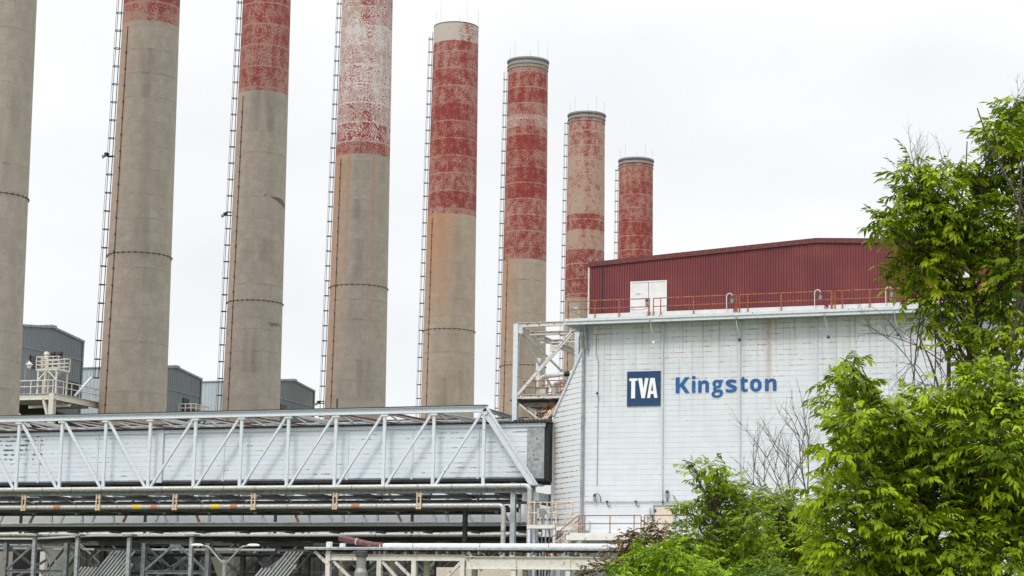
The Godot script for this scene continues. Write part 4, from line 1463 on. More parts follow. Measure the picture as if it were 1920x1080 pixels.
	for q in [[-2.75, 0.17], [-2.28, 0.2]]:
		var d := thing("dust_drum", "left narrow white drum on the frame platform" if q[0] < -2.5 else "right wider white drum on the frame platform", "drum", Vector3(q[0], 14.06, -3.4), "drums on the frame platform")
		b = MB.new()
		b.lathe(Vector3.ZERO, [[0.0, 0.0], [q[1], 0.0], [q[1], 0.78], [q[1] * 0.8, 0.84], [0.0, 0.86]], 18)
		obj("drum_body", b, M.cream, d)
		b = MB.new()
		b.ring(Vector3(0, 0.4, 0), q[1] + 0.012, 0.02, 0.04, 18)
		b.ring(Vector3(0, 0.74, 0), q[1] + 0.012, 0.02, 0.04, 18)
		obj("hoop", b, M.grey, d)
	var hop := thing("hopper_box", "pale box hopper on the frame platform below the white pipe", "hopper", Vector3(-3.3, 14.06, -3.0))
	b = MB.new()
	b.span(Vector3(-0.28, 0.2, -0.25), Vector3(0.28, 0.6, 0.25))
	b.lathe(Vector3.ZERO, [[0.1, 0.0], [0.3, 0.2]], 4)
	obj("body", b, M.cream, hop)
	b = MB.new()
	b.span(Vector3(-0.34, 0.6, -0.3), Vector3(0.34, 0.64, 0.3))
	obj("lid", b, M.old_white, hop)

func left_platform() -> void:
	var t := thing("steel_platform", "white steel platform on a braced column at the far left, before the grey shed", "platform")
	var b := MB.new()
	b.span(Vector3(-84, 23.2, -76), Vector3(-74.6, 23.4, -67.2))
	obj("deck", b, M.old_white, t)
	b = MB.new()
	b.ibeam(Vector3(-84, 23.12, -67.1), Vector3(-74.5, 23.12, -67.1), 0.3, 0.6)
	b.ibeam(Vector3(-74.5, 23.12, -67.0), Vector3(-74.5, 23.12, -75.8), 0.3, 0.6)
	obj("edge_beam", b, M.cream, t)
	for k in 3:
		b = MB.new()
		b.ibeam(Vector3(-84, 22.9, -69.0 - 2.2 * k), Vector3(-74.7, 22.9, -69.0 - 2.2 * k), 0.24, 0.5)
		obj("cross_beam", b, M.cream, t)
	b = MB.new()
	b.hcol(-74.6, -67.0, 0, 23.4, 0.5, 0.05)
	obj("column", b, M.cream, t)
	for q in [[Vector3(-75.6, 22.8, -67.1), Vector3(-74.7, 20.3, -67.0)], [Vector3(-79.4, 22.4, -67.4), Vector3(-76.6, 19.8, -67.4)], [Vector3(-74.5, 22.6, -70), Vector3(-77.5, 22.2, -67.5)]]:
		b = MB.new()
		b.bar(q[0], q[1], 0.24, 0.24)
		obj("brace", b, M.cream, t)
	b = MB.new()
	b.tube([Vector3(-74.4, 23.5, -70.4), Vector3(-74.4, 25.6, -73.2)], 0.13, 10)
	obj("raking_strut", b, M.white, t)
	b = MB.new()
	b.span(Vector3(-79.7, 0, -85), Vector3(-79.2, 22.6, -62))
	obj("painted_shade", b, M.shed_dark, t)  # added dark sheet, its colour paints in the platform's shade on the shed
	var r := thing("platform_railing", "white guard rail along the edge of the far left platform", "railing")
	rails(r, Vector3(-84, 23.45, -67.1), Vector3(-74.6, 23.45, -67.1), 1.2, M.cream, [1.0, 2.5, 4.0, 5.5, 6.9, 8.2, 9.3], 0.055)
	rails(r, Vector3(-74.5, 23.45, -67.2), Vector3(-74.5, 23.45, -75.6), 1.2, M.cream, [0.1, 1.4, 2.8, 4.2, 5.6, 7.0, 8.3], 0.055)
	# raised stand with a caged rail
	var c := thing("caged_stand", "small raised white stand with caged rail above the far left platform", "stand", Vector3(-75.5, 25.6, -68.2))
	b = MB.new()
	b.span(Vector3(-1.2, 0, -1.0), Vector3(1.2, 0.18, 1.0))
	obj("deck", b, M.cream, c)
	for x in [-1.0, 1.0]:
		for z in [-0.9, 0.9]:
			b = MB.new()
			b.span(Vector3(x - 0.07, -2.2, z - 0.07), Vector3(x + 0.07, 0, z + 0.07))
			obj("leg", b, M.cream, c)
	for s in [-1.0, 1.0]:
		b = MB.new()
		b.bar(Vector3(s, -0.9, 0.92), Vector3(s * 0.1, -0.05, 0.92), 0.12, 0.12)
		obj("brace", b, M.cream, c)
	for y in [0.55, 0.9, 1.3]:
		b = MB.new()
		b.tube([Vector3(-1.2, y, 1.0), Vector3(1.2, y, 1.0), Vector3(1.2, y, -1.0), Vector3(-1.2, y, -1.0), Vector3(-1.2, y, 1.0)], 0.045, 7)
		obj("rail", b, M.cream, c)
	for p in [[-1.2, 1], [-0.6, 1], [0.0, 1], [0.6, 1], [1.2, 1], [1.2, 0], [1.2, -1], [-1.2, -1], [-1.2, 0]]:
		b = MB.new()
		b.tube([Vector3(p[0], 0.1, p[1]), Vector3(p[0], 1.3, p[1])], 0.045, 7)
		obj("post", b, M.cream, c)
	for k in 3:
		var s := thing("vent_valve", ["rusty vent valve behind the caged stand, left of the three", "black capped vent valve behind the caged stand, middle of the three", "black capped vent valve behind the caged stand, right of the three"][k], "valve", Vector3(-77.2 + 0.75 * k, 23.4, -69.6), "vent valves at the caged stand")
		b = MB.new()
		b.tube([Vector3.ZERO, Vector3(0, 3.9, 0)], 0.14, 10)
		obj("pipe", b, M.beige if k == 0 else M.grey, s)
		b = MB.new()
		b.lathe(Vector3(0, 3.5, 0), [[0.16, 0.0], [0.24, 0.15], [0.24, 0.5], [0.3, 0.55], [0.22, 0.8], [0.0, 0.86]], 12)
		obj("cap", b, M.beige if k == 0 else M.black, s)
		b = MB.new()
		b.tube([Vector3(0, 2.9, 0), Vector3(-0.4, 2.9, 0.3)], 0.1, 8)
		obj("spout", b, M.dark, s)
	var box := thing("switch_box", "dark box standing on the platform beside the grey shed wall", "box", Vector3(-75.0, 23.4, -70.6))
	b = MB.new()
	b.span(Vector3(-0.35, 0.2, -0.8), Vector3(0.35, 1.5, 0.8))
	obj("case", b, M.dark, box)
	for z in [-0.6, 0.6]:
		b = MB.new()
		b.span(Vector3(-0.3, 0, z - 0.05), Vector3(0.3, 0.2, z + 0.05))
		obj("foot", b, M.grey, box)
	var l := thing("platform_lamp", "white globe lamp on a bent pole at the far left platform", "lamp", Vector3(-78.0, 23.4, -67.4))
	b = MB.new()
	b.tube([Vector3.ZERO, Vector3(0, 2.9, 0), Vector3(0.15, 3.15, 0), Vector3(0.38, 3.15, 0)], 0.045, 8)
	obj("pole", b, M.grey, l)
	b = MB.new()
	b.lathe(Vector3(0.4, 2.45, 0), [[0.0, 0.0], [0.16, 0.05], [0.22, 0.2], [0.2, 0.4]], 14)
	obj("globe", b, M.letter_white, l)
	b = MB.new()
	b.lathe(Vector3(0.4, 2.85, 0), [[0.36, -0.04], [0.3, 0.05], [0.12, 0.16], [0.05, 0.3], [0.0, 0.32]], 14)
	obj("shade", b, M.cream, l)

func balcony() -> void:
	var t := thing("round_balcony", "small white railed balcony on the shed between second and third chimneys", "balcony", Vector3(-79.2, 24.7, -101.5))
	var b := MB.new()
	b.span(Vector3(-1.4, -0.2, -1.6), Vector3(1.3, 0.0, 1.6))
	obj("deck", b, M.cream, t)
	for y in [0.5, 0.95, 1.4]:
		b = MB.new()
		b.tube([Vector3(-1.3, y, 1.6), Vector3(0.9, y, 1.6), Vector3(1.3, y, 1.2), Vector3(1.3, y, -1.6), Vector3(-1.3, y, -1.6)], 0.05, 7)
		obj("rail", b, M.cream, t)
	for p in [[-1.3, 1.6], [-0.6, 1.6], [0.2, 1.6], [0.9, 1.6], [1.3, 1.2], [1.3, 0.3], [1.3, -0.6], [1.3, -1.6]]:
		b = MB.new()
		b.tube([Vector3(p[0], 0, p[1]), Vector3(p[0], 1.4, p[1])], 0.05, 7)
		obj("post", b, M.cream, t)
	b = MB.new()
	b.bar(Vector3(-1.0, -1.6, 1.5), Vector3(1.1, -0.2, 1.5), 0.14, 0.14)
	b.bar(Vector3(-1.0, -1.6, -1.5), Vector3(1.1, -0.2, -1.5), 0.14, 0.14)
	obj("bracket", b, M.cream, t)
	b = MB.new()
	b.span(Vector3(-0.72, 0.0, -0.6), Vector3(-0.60, 2.2, 0.6))
	obj("door", b, M.dark, t)
	for k in 2:
		b = MB.new()
		b.span(Vector3(-0.3, 0, -1.1 + k), Vector3(0.3, 1.1, -0.6 + k))
		obj("cabinet", b, M.dark, t)

func roof_railing() -> void:
	# separate lengths, as they stand along the roof edge
	var runs := [
		["rust orange roof railing length at the left end, returning at the corner", -0.6, 3.72, [0.0, 1.44, 2.72, 4.25]],
		["rust orange roof railing length just right of the white roof door", 3.92, 8.2, [0.0, 0.38, 2.08, 4.2]],
		["rust orange roof railing length between the second and third roof lamps", 8.34, 12.96, [0.0, 0.42, 2.1, 4.58]],
		["rust orange roof railing length at right, running behind the tree", 13.1, 27.6, [0.0, 0.36, 1.7, 3.4, 5.1, 6.8, 8.5, 10.2, 11.9, 13.6]]]
	for q in runs:
		var t := thing("roof_railing", q[0], "railing", Vector3(q[1], 17.72, 0.84), "railing lengths on the roof edge")
		rails(t, Vector3.ZERO, Vector3(q[2] - q[1], 0, 0), 0.88, M.rail_rust, q[3], 0.027)
		var b := MB.new()
		b.tube([Vector3(q[2] - q[1], 0.0, 0), Vector3(q[2] - q[1], 0.88, 0)], 0.026, 8)
		obj("post", b, M.rail_rust, t)
		if q[1] < 0:
			rails(t, Vector3(0, 0, -0.05), Vector3(0, 0, -7.0), 0.88, M.rail_pale, [1.7, 3.4, 5.1], 0.027)

func lamp_head(t: Node3D, at: Vector3, s := 1.0) -> void:
	var b := MB.new()
	b.lathe(at, [[0.0, -0.26 * s], [0.06 * s, -0.25 * s], [0.075 * s, -0.12 * s], [0.07 * s, 0.0]], 12)
	obj("glass_jar", b, M.glass, t)
	b = MB.new()
	b.lathe(at, [[0.1 * s, -0.02 * s], [0.09 * s, 0.04 * s], [0.05 * s, 0.12 * s], [0.0, 0.13 * s]], 12)
	obj("lamp_cap", b, M.dark, t)
	b = MB.new()
	for k in 4:
		var an: float = TAU * k / 4.0 + 0.4
		var d := Vector3(cos(an), 0, sin(an)) * 0.088 * s
		b.tube([at + d, at + d + Vector3(0, -0.24 * s, 0), at + Vector3(0, -0.29 * s, 0)], 0.008, 5)
	obj("wire_guard", b, M.grey, t)

func roof_lamps() -> void:
	var q := [[7.72, "white gooseneck lamp on the roof railing, nearest to the roof door", 1.0], [12.13, "white gooseneck lamp on the roof edge, middle of the maroon wall", 1.0], [15.6, "white gooseneck lamp on the roof edge beside the tree", 1.0]]
	for l in q:
		var t := thing("roof_lamp", l[1], "lamp", Vector3(l[0], 17.7, 0.95), "gooseneck lamps on the roof edge")
		var b := MB.new()
		b.tube([Vector3.ZERO, Vector3(0, 0.82, 0), Vector3(0.03, 0.92, 0), Vector3(0.1, 0.97, 0), Vector3(0.2, 0.97, 0), Vector3(0.27, 0.9, 0), Vector3(0.28, 0.84, 0)], 0.022, 9)
		obj("gooseneck", b, M.door, t)
		lamp_head(t, Vector3(0.28, 0.74, 0), 1.0)
	var t := thing("roof_lamp", "small jar lamp hung on the railing in front of the white roof door", "lamp", Vector3(3.6, 18.1, 0.92), "gooseneck lamps on the roof edge")
	lamp_head(t, Vector3(0, 0.36, 0), 0.95)
	var b := MB.new()
	b.tube([Vector3(0, 0.0, 0), Vector3(-0.25, -0.08, 0), Vector3(-0.6, -0.06, -0.1), Vector3(-1.0, 0.06, -0.4)], 0.012, 5)
	obj("cable", b, M.black, t)
	t = thing("corner_floodlight", "small floodlight on the railing at the building's left roof corner", "lamp", Vector3(-0.3, 18.3, 0.5))
	b = MB.new()
	b.lathe(Vector3.ZERO, [[0.0, -0.1], [0.1, -0.08], [0.13, 0.08], [0.0, 0.1]], 12)
	obj("lamp_head", b, M.cream, t)
	b = MB.new()
	b.bar(Vector3(0, 0, 0), Vector3(-0.3, 0.25, 0.3), 0.03, 0.03)
	obj("arm", b, M.cream, t)
	var hooks := [[3.8, "hanging eaves lamp arm above the blue square sign"], [8.2, "hanging eaves lamp arm above the middle of the lettering"], [12.62, "hanging eaves lamp arm right of the lettering, near the leafy tree"], [16.0, "hanging eaves lamp arm at the right beside the tree"]]
	for q2 in hooks:
		t = thing("eaves_lamp", q2[1], "lamp", Vector3(q2[0], 17.4, 0.8), "lamp arms hanging from the eaves")
		b = MB.new()
		b.tube([Vector3(0, 0, 0.1), Vector3(0.02, -0.25, 0.12), Vector3(0.1, -0.6, 0.14), Vector3(0.16, -0.98, 0.14)], 0.03, 8)
		b.box(Vector3(0, 0.02, 0.1), Vector3(0.14, 0.1, 0.14))
		obj("arm", b, M.grey, t)
		b = MB.new()
		b.lathe(Vector3(0.17, -1.15, 0.14), [[0.0, 0.0], [0.07, 0.02], [0.085, 0.09], [0.05, 0.17], [0.0, 0.18]], 12)
		obj("lamp_head", b, M.door if q2[0] < 5 else M.dark, t)

# ---------------------------------------------------------------- signs

func signs() -> void:
	var t := thing("square_sign", "square dark blue sign with tall white letters TVA on the white wall", "sign", Vector3(2.36, 13.31, 0.0))
	var b := MB.new()
	b.span(Vector3(0, 0, 0.0), Vector3(1.7, 1.70, 0.06))
	obj("board", b, M.blue, t)
	b = MB.new()
	b.span(Vector3(-0.02, -0.02, 0.0), Vector3(1.72, 0.0, 0.07))
	b.span(Vector3(-0.02, 1.70, 0.0), Vector3(1.72, 1.72, 0.07))
	b.span(Vector3(-0.02, 0.0, 0.0), Vector3(0.0, 1.70, 0.07))
	b.span(Vector3(1.70, 0.0, 0.0), Vector3(1.72, 1.70, 0.07))
	obj("sign_frame", b, M.dark, t)
	var o := Vector3(0, 0, 0.06)
	var p := func(pts: Array) -> PackedVector2Array:   # letter outlines measured in hundredths of the board's width
		var a := PackedVector2Array()
		for q in pts:
			a.append(Vector2(q[0], q[1]) * 0.017)
		return a
	b = MB.new()
	b.prism((p as Callable).call([[12, 21], [24, 21], [24, 73], [31, 73], [31, 80.5], [6, 80.5], [6, 73], [12, 73]]), o, Vector3.RIGHT, Vector3.UP, 0.025)
	obj("letter", b, M.letter_white, t)
	b = MB.new()
	b.prism((p as Callable).call([[44, 21], [54, 21], [65, 80.5], [54.5, 80.5], [50, 48], [45, 80.5], [33, 80.5]]), o, Vector3.RIGHT, Vector3.UP, 0.025)
	obj("letter", b, M.letter_white, t)
	b = MB.new()
	b.prism((p as Callable).call([[61, 21], [70, 21], [72, 33], [81, 33], [83, 21], [93, 21], [84, 80.5], [70.5, 80.5]]), o, Vector3.RIGHT, Vector3.UP, 0.025)
	obj("letter", b, M.letter_white, t)
	b = MB.new()
	b.prism((p as Callable).call([[73.4, 42], [80, 42], [76.8, 66]]), o + Vector3(0, 0, 0.026), Vector3.RIGHT, Vector3.UP, 0.003)
	obj("letter_counter", b, M.blue, t)
	t = thing("wall_lettering", "blue word Kingston in spaced bold letters on the white wall", "lettering", Vector3(4.87, 13.9, 0.0))
	var font := SystemFont.new()
	font.font_names = PackedStringArray(["Droid Sans"])
	font.font_weight = 700
	var put_at := [["K", 642, 715], ["i", 728, 747], ["n", 762, 818], ["g", 833, 893], ["s", 908, 965], ["t", 980, 1022], ["o", 1035, 1095], ["n", 1113, 1172]]
	for q in put_at:
		var tm := TextMesh.new()
		tm.text = q[0]
		tm.font = font
		tm.font_size = 64
		tm.pixel_size = 0.01
		tm.depth = 0.03
		tm.curve_step = 0.5
		tm.horizontal_alignment = HORIZONTAL_ALIGNMENT_LEFT
		tm.vertical_alignment = VERTICAL_ALIGNMENT_BOTTOM
		var box: AABB = tm.get_aabb()
		var k := TextMesh.new()
		k = tm.duplicate()
		k.text = "K"
		var cap: AABB = k.get_aabb()
		var m := put("letter", tm, M.letter_blue, t)
		var w: float = (q[2] - q[1]) / 530.0 * 5.13
		var x: float = (q[1] - 642) / 530.0 * 5.13
		var sy: float = 0.78 / cap.size.y
		var sx: float = w / box.size.x
		m.scale = Vector3(sx, sy, 1.0)
		m.position = Vector3(x - box.position.x * sx, -cap.position.y * sy, 0.022)

# ---------------------------------------------------------------- fittings low on the wall

func wall_fittings() -> void:
	var t := thing("wall_conduit", "long level grey conduit across the white wall with drop loops", "conduit")
	var b := MB.new()
	b.tube([Vector3(0.15, 8.47, 0.06), Vector3(9.0, 8.47, 0.06)], 0.022, 8)
	obj("conduit_run", b, M.grey, t)
	for x in [1.35, 2.85, 4.23]:
		b = MB.new()
		b.tube([Vector3(x, 8.47, 0.08), Vector3(x + 0.04, 8.3, 0.08), Vector3(x + 0.14, 8.24, 0.08), Vector3(x + 0.2, 8.32, 0.08)], 0.02, 7)
		b.box(Vector3(x, 8.49, 0.08), Vector3(0.1, 0.1, 0.08))
		obj("drop_loop", b, M.dark, t)
	b = MB.new()
	b.tube([Vector3(4.21, 8.47, 0.1), Vector3(4.21, 16.9, 0.1)], 0.03, 8)
	obj("riser", b, M.white, t)
	b = MB.new()
	b.tube([Vector3(8.17, 8.47, 0.1), Vector3(8.17, 16.9, 0.1)], 0.025, 8)
	obj("riser", b, M.white, t)
	var l := thing("wall_lamp", "curved arm wall lamp low on the white wall near its left corner", "lamp", Vector3(0.9, 8.62, 0.06), "jar lamps on the white wall")
	b = MB.new()
	b.tube([Vector3(0.1, -0.1, 0), Vector3(0.1, 0.12, 0.05), Vector3(0.02, 0.25, 0.1), Vector3(-0.1, 0.27, 0.12), Vector3(-0.17, 0.2, 0.12)], 0.022, 8)
	obj("arm", b, M.dark, l)
	lamp_head(l, Vector3(-0.17, 0.15, 0.12), 0.95)
	l = thing("wall_lamp", "upright jar lamp above the cream wall panel", "lamp", Vector3(4.48, 8.5, 0.1), "jar lamps on the white wall")
	b = MB.new()
	b.tube([Vector3(0, 0, 0), Vector3(0, 0.14, 0)], 0.03, 8)
	obj("arm", b, M.dark, l)
	lamp_head(l, Vector3(0, 0.42, 0), 1.0)
	l = thing("wall_camera", "tiny camera on a stub high on the wall left of the blue sign", "camera", Vector3(0.76, 14.0, 0.02))
	b = MB.new()
	b.tube([Vector3.ZERO, Vector3(0, 0, 0.12), Vector3(0.05, -0.05, 0.22)], 0.03, 8)
	obj("arm", b, M.dark, l)
	b = MB.new()
	b.lathe(Vector3(0.05, -0.12, 0.22), [[0.0, 0.0], [0.05, 0.02], [0.05, 0.1], [0.0, 0.12]], 10)
	obj("lens_body", b, M.black, l)
	var d := thing("wall_hatch", "cream framed hatch panel above the lower walkway, dark hinges", "hatch", Vector3(3.78, 7.02, 0.02))
	b = MB.new()
	b.span(Vector3(0.08, 0, 0), Vector3(1.02, 1.22, 0.12))
	obj("panel", b, M.beige, d)
	b = MB.new()
	b.span(Vector3(0, -0.05, 0), Vector3(0.07, 1.3, 0.15))
	b.span(Vector3(1.03, -0.05, 0), Vector3(1.12, 1.3, 0.15))
	b.span(Vector3(0.07, 1.23, 0), Vector3(1.03, 1.3, 0.148))
	obj("frame", b, M.grey, d)
	for y in [0.2, 0.95]:
		b = MB.new()
		b.span(Vector3(0.07, y, 0.12), Vector3(0.16, y + 0.12, 0.16))
		obj("hinge", b, M.black, d)
	for y in [0.95]:
		b = MB.new()
		b.span(Vector3(0.93, y, 0.12), Vector3(1.02, y + 0.12, 0.16))
		obj("hinge", b, M.black, d)
	var boxes := [[3.38, 7.72, 0.22, 0.46, "narrow pale switch box left of the cream hatch"], [5.05, 7.6, 0.3, 0.3, "small grey box right of the cream hatch"], [0.2, 7.05, 0.24, 0.5, "white box by the walkway corner at the building's left end"]]
	for q in boxes:
		var s := thing("switch_box", q[4], "box", Vector3(q[0], q[1], 0.02), "switch boxes on the white wall")
		b = MB.new()
		b.span(Vector3.ZERO, Vector3(q[2], q[3], 0.16))
		obj("case", b, M.door, s)
		b = MB.new()
		b.span(Vector3(0.03, 0.04, 0.16), Vector3(q[2] - 0.03, q[3] - 0.04, 0.175))
		obj("lid", b, M.white, s)
		b = MB.new()
		b.tube([Vector3(q[2] * 0.5, 0, 0.08), Vector3(q[2] * 0.5, -0.3, 0.08), Vector3(q[2] * 0.5 + 0.1, -0.7, 0.06)], 0.015, 6)
		obj("cable", b, M.grey, s)

func lower_landing() -> void:
	var t := thing("lower_walkway", "pale walkway deck along the foot of the white wall", "walkway")
	var b := MB.new()
	b.span(Vector3(-0.05, 6.74, 0.0), Vector3(12.0, 6.86, 1.55))
	obj("deck", b, M.cream, t)
	b = MB.new()
	b.span(Vector3(-0.25, 6.5, 1.56), Vector3(12.0, 6.76, 1.66))
	obj("edge_beam", b, M.cream, t)
	for k in 5:
		b = MB.new()
		b.hcol(0.4 + 2.9 * k, 1.4, 0, 6.5, 0.2)
		obj("column", b, M.cream, t)
	var r := thing("walkway_railing", "rusty walkway railing length from the stair head to the gap", "railing", Vector3(0.35, 6.86, 1.5), "rusty railings of the lower walkway")
	rails(r, Vector3.ZERO, Vector3(3.22, 0, 0), 0.86, M.rail_rust, [0.0, 0.32, 1.62, 2.86, 3.22], 0.027)
	r = thing("walkway_railing", "rusty walkway railing length in front of the cream hatch", "railing", Vector3(3.73, 6.86, 1.5), "rusty railings of the lower walkway")
	rails(r, Vector3.ZERO, Vector3(8.0, 0, 0), 0.86, M.rail_rust, [0.0, 0.44, 2.15, 3.9, 5.6, 7.3, 8.0], 0.027)
	var s := thing("walkway_stair", "short rusty stair slanting down from the lower walkway's left end", "stair")
	for z in [0.75, 1.5]:
		b = MB.new()
		b.bar(Vector3(0.2, 6.75, z), Vector3(-1.1, 5.75, z), 0.05, 0.2)
		obj("stringer", b, M.rail_pale, s)
		for y in [0.45, 0.85]:
			b = MB.new()
			b.tube([Vector3(0.3, 6.86 + y, z), Vector3(-1.1, 5.75 + y, z)], 0.026, 8)
			obj("handrail", b, M.rail_rust if y > 0.5 else M.rail_pale, s)
		for k in 3:
			b = MB.new()
			var p := Vector3(0.1 - 0.5 * k, 6.7 - 0.4 * k, z)
			b.tube([p, p + Vector3(0, 0.84, 0)], 0.024, 7)
			obj("baluster", b, M.rail_pale, s)
	for k in 6:
		b = MB.new()
		b.box(Vector3(0.05 - 0.21 * k, 6.62 - 0.17 * k, 1.12), Vector3(0.24, 0.03, 0.7))
		obj("tread", b, M.rail_pale, s)
	# landing in front of the splayed corner
	var l := thing("corner_landing", "small pale landing with orange and cream railings before the splayed corner", "landing")
	b = MB.new()
	b.span(Vector3(-2.5, 7.1, 0.2), Vector3(-1.0, 7.28, 1.2))
	b.span(Vector3(-0.95, 7.0, 0.2), Vector3(-0.05, 7.2, 1.2))
	obj("deck", b, M.cream, l)
	for q in [[-2.4, 0.3], [-2.4, 1.1], [-1.05, 1.1], [-1.05, 0.3], [-0.2, 1.1]]:
		b = MB.new()
		b.span(Vector3(q[0] - 0.06, 0, q[1] - 0.06), Vector3(q[0] + 0.06, 7.05, q[1] + 0.06))
		obj("column", b, M.white, l)
	rails(l, Vector3(-2.4, 7.28, 1.15), Vector3(-1.0, 7.28, 1.15), 1.12, M.rail_pale, [0.0, 0.28, 0.6, 0.95, 1.4], 0.03)
	rails(l, Vector3(-0.95, 7.2, 1.15), Vector3(-0.1, 7.2, 1.15), 1.2, M.rail_pale, [0.0, 0.45, 0.85], 0.03)
	rails(l, Vector3(-2.4, 7.28, 0.3), Vector3(-2.4, 7.28, 1.1), 1.12, M.rail_rust, [0.3], 0.03)
	var sp := thing("loud_speaker", "grey horn loudspeaker by the pale landing at the splayed corner", "loudspeaker", Vector3(-1.75, 8.1, 0.9))
	b = MB.new()
	b.tube([Vector3(0, 0, 0), Vector3(0.05, -0.1, 0.2), Vector3(0.12, -0.2, 0.42)], 0.06, 12, 0.2)
	obj("horn", b, M.grey, sp)
	b = MB.new()
	b.tube([Vector3(0, 0, 0), Vector3(0, -0.85, 0)], 0.03, 8)
	obj("pole", b, M.grey, sp)
	for k in 6:
		b = MB.new()
		var x: float = -2.3 + 0.21 * k
		var cbl := thing("landing_cable", ["first", "second", "third", "fourth", "fifth", "sixth"][k] + " thin grey pipe from the left dropping below the pale landing", "pipe", Vector3(x, 0, 0.1), "thin pipes under the landing")
		b.tube([Vector3(0, 8.2 - 0.15 * (k % 3), 0), Vector3(0, 6.6, 0), Vector3(0.12 - 0.05 * k, 6.0, 0), Vector3(0.1 - 0.05 * k, 0.2, 0)], 0.035, 7)
		obj("pipe_body", b, M.grey if k % 2 else M.white, cbl)
		b = MB.new()
		b.box(Vector3(0, 7.6, 0), Vector3(0.1, 0.08, 0.1))
		obj("clip", b, M.dark, cbl)

func lower_rack() -> void:
	var t := thing("low_rack", "white low steel rack with bluish gutter edge at the bottom centre", "rack")
	var b := MB.new()
	b.span(Vector3(-13.4, 5.90, 3.9), Vector3(4.6, 5.97, 4.06))
	b.span(Vector3(-13.4, 5.97, 3.98), Vector3(4.6, 6.02, 4.1))
	obj("gutter", b, M.blue_white, t)
	b = MB.new()
	b.span(Vector3(-13.4, 5.9, 1.9), Vector3(4.6, 5.95, 3.9))
	obj("deck", b, M.blue_white, t)
	b = MB.new()
	var x := -13.4
	while x < 4.5:
		b.box(Vector3(x, 5.87, 2.9), Vector3(0.06, 0.05, 2.0))
		x += 0.16
	tag(obj("deck_ribs", b, M.dark, t), "", "", "", "stuff")
	for q in [-12.2, -9.38, -7.5, -4.9, -2.2, 0.6, 3.4]:
		for z in [3.7, 2.1]:
			b = MB.new()
			b.hcol(q, z, 0, 5.45 if q > -11 else 6.3, 0.24)
			obj("column", b, M.cream, t)
		b = MB.new()
		b.ibeam(Vector3(q, 5.72, 2.0), Vector3(q, 5.72, 3.8), 0.14, 0.2)
		obj("cross_beam", b, M.old_white, t)
	b = MB.new()
	b.ibeam(Vector3(-12.4, 5.52, 3.7), Vector3(-4.75, 5.52, 3.7), 0.2, 0.3)
	obj("front_beam", b, M.cream, t)
	b = MB.new()
	b.ibeam(Vector3(-4.7, 5.28, 3.75), Vector3(4.6, 5.28, 3.75), 0.26, 0.62)
	obj("deep_beam", b, M.cream, t)
	for q in [[-13.0, 5.85, -12.25, 5.2], [-11.9, 5.3, -10.6, 4.2], [-9.2, 5.3, -8.3, 4.4], [-7.7, 4.6, -8.5, 5.3], [-4.6, 5.8, -3.9, 4.9], [-5.0, 5.3, -6.3, 4.0]]:
		b = MB.new()
		b.bar(Vector3(q[0], q[1], 3.72), Vector3(q[2], q[3], 3.72), 0.14, 0.14)
		obj("brace", b, M.old_white, t)
	for k in 26:
		b = MB.new()
		b.box(Vector3(-10.8 + 0.56 * k, 5.76, 3.6), Vector3(0.09, 0.16, 0.3))
		obj("bracket", b, M.rail_rust if k % 3 == 1 else M.old_white, t)
	var p := pipe_run("rack_pipe", "white pipe lying on the low rack, stepping at its joints", [Vector3(-9.6, 6.12, 3.2), Vector3(4.6, 6.12, 3.2)], 0.14, M.cream, 3.6)
	p = pipe_run("wine_pipe", "short wine coloured pipe sloping down onto the low rack", [Vector3(-11.95, 6.55, 3.0), Vector3(-10.1, 6.17, 3.1), Vector3(-9.4, 6.12, 3.2)], 0.16, M.wine)
	b = MB.new()
	b.tube([Vector3(-11.0, 6.355, 3.05), Vector3(-10.94, 6.343, 3.05)], 0.18, 14)
	obj("collar", b, M.rail_pale, p)
	var v := thing("vent_pipe", "fat grey vent pipe with wider collar standing before the low rack", "vent", Vector3(-10.03, 0, 4.5))
	b = MB.new()
	b.lathe(Vector3.ZERO, [[0.0, 0.0], [0.34, 0.0], [0.34, 4.75], [0.24, 4.95], [0.24, 5.5]], 20)
	obj("pipe_body", b, M.galv, v)
	b = MB.new()
	b.lathe(Vector3.ZERO, [[0.24, 5.5], [0.31, 5.52], [0.31, 5.78], [0.26, 5.82], [0.0, 5.83]], 20)
	obj("collar", b, M.dark, v)
	# plain pale wall that closes the view below the rack
	var w := thing("yard_wall", "pale low wall beyond the low rack", "wall")
	b = MB.new()
	b.span(Vector3(-8.0, 0, -0.6), Vector3(-3.2, 5.2, -0.4))
	obj("wall_face", b, M.beige, w)

func street_lamp() -> void:
	var t := thing("twin_street_lamp", "grey street lamp with two raised arms and flat white heads", "street lamp", Vector3(-17.95, 0, 4.0))
	var b := MB.new()
	b.tube([Vector3(0, 0, 0), Vector3(0, 5.25, 0)], 0.12, 12, 0.09)
	obj("pole", b, M.grey, t)
	for s in [-1.0, 1.0]:
		b = MB.new()
		b.tube([Vector3(0, 5.0, 0), Vector3(s * 0.15, 5.22, 0), Vector3(s * 0.9, 5.96, 0), Vector3(s * 1.02, 6.04, 0), Vector3(s * 1.3, 6.06, 0)], 0.045, 9)
		obj("arm", b, M.grey, t)
		b = MB.new()
		b.lathe(Vector3.ZERO, [[0.0, -0.05], [0.3, -0.03], [0.34, 0.02], [0.2, 0.09], [0.0, 0.1]], 14)
		var h := obj("lamp_head", b, M.letter_white, t)
		h.position = Vector3(s * 1.62, 6.08, 0)
		h.scale = Vector3(1.15, 1.0, 0.6)
	b = MB.new()
	b.tube([Vector3(0, 5.2, 0), Vector3(0, 5.36, 0)], 0.14, 12)
	obj("head_collar", b, M.grey, t)

# ---------------------------------------------------------------- trees

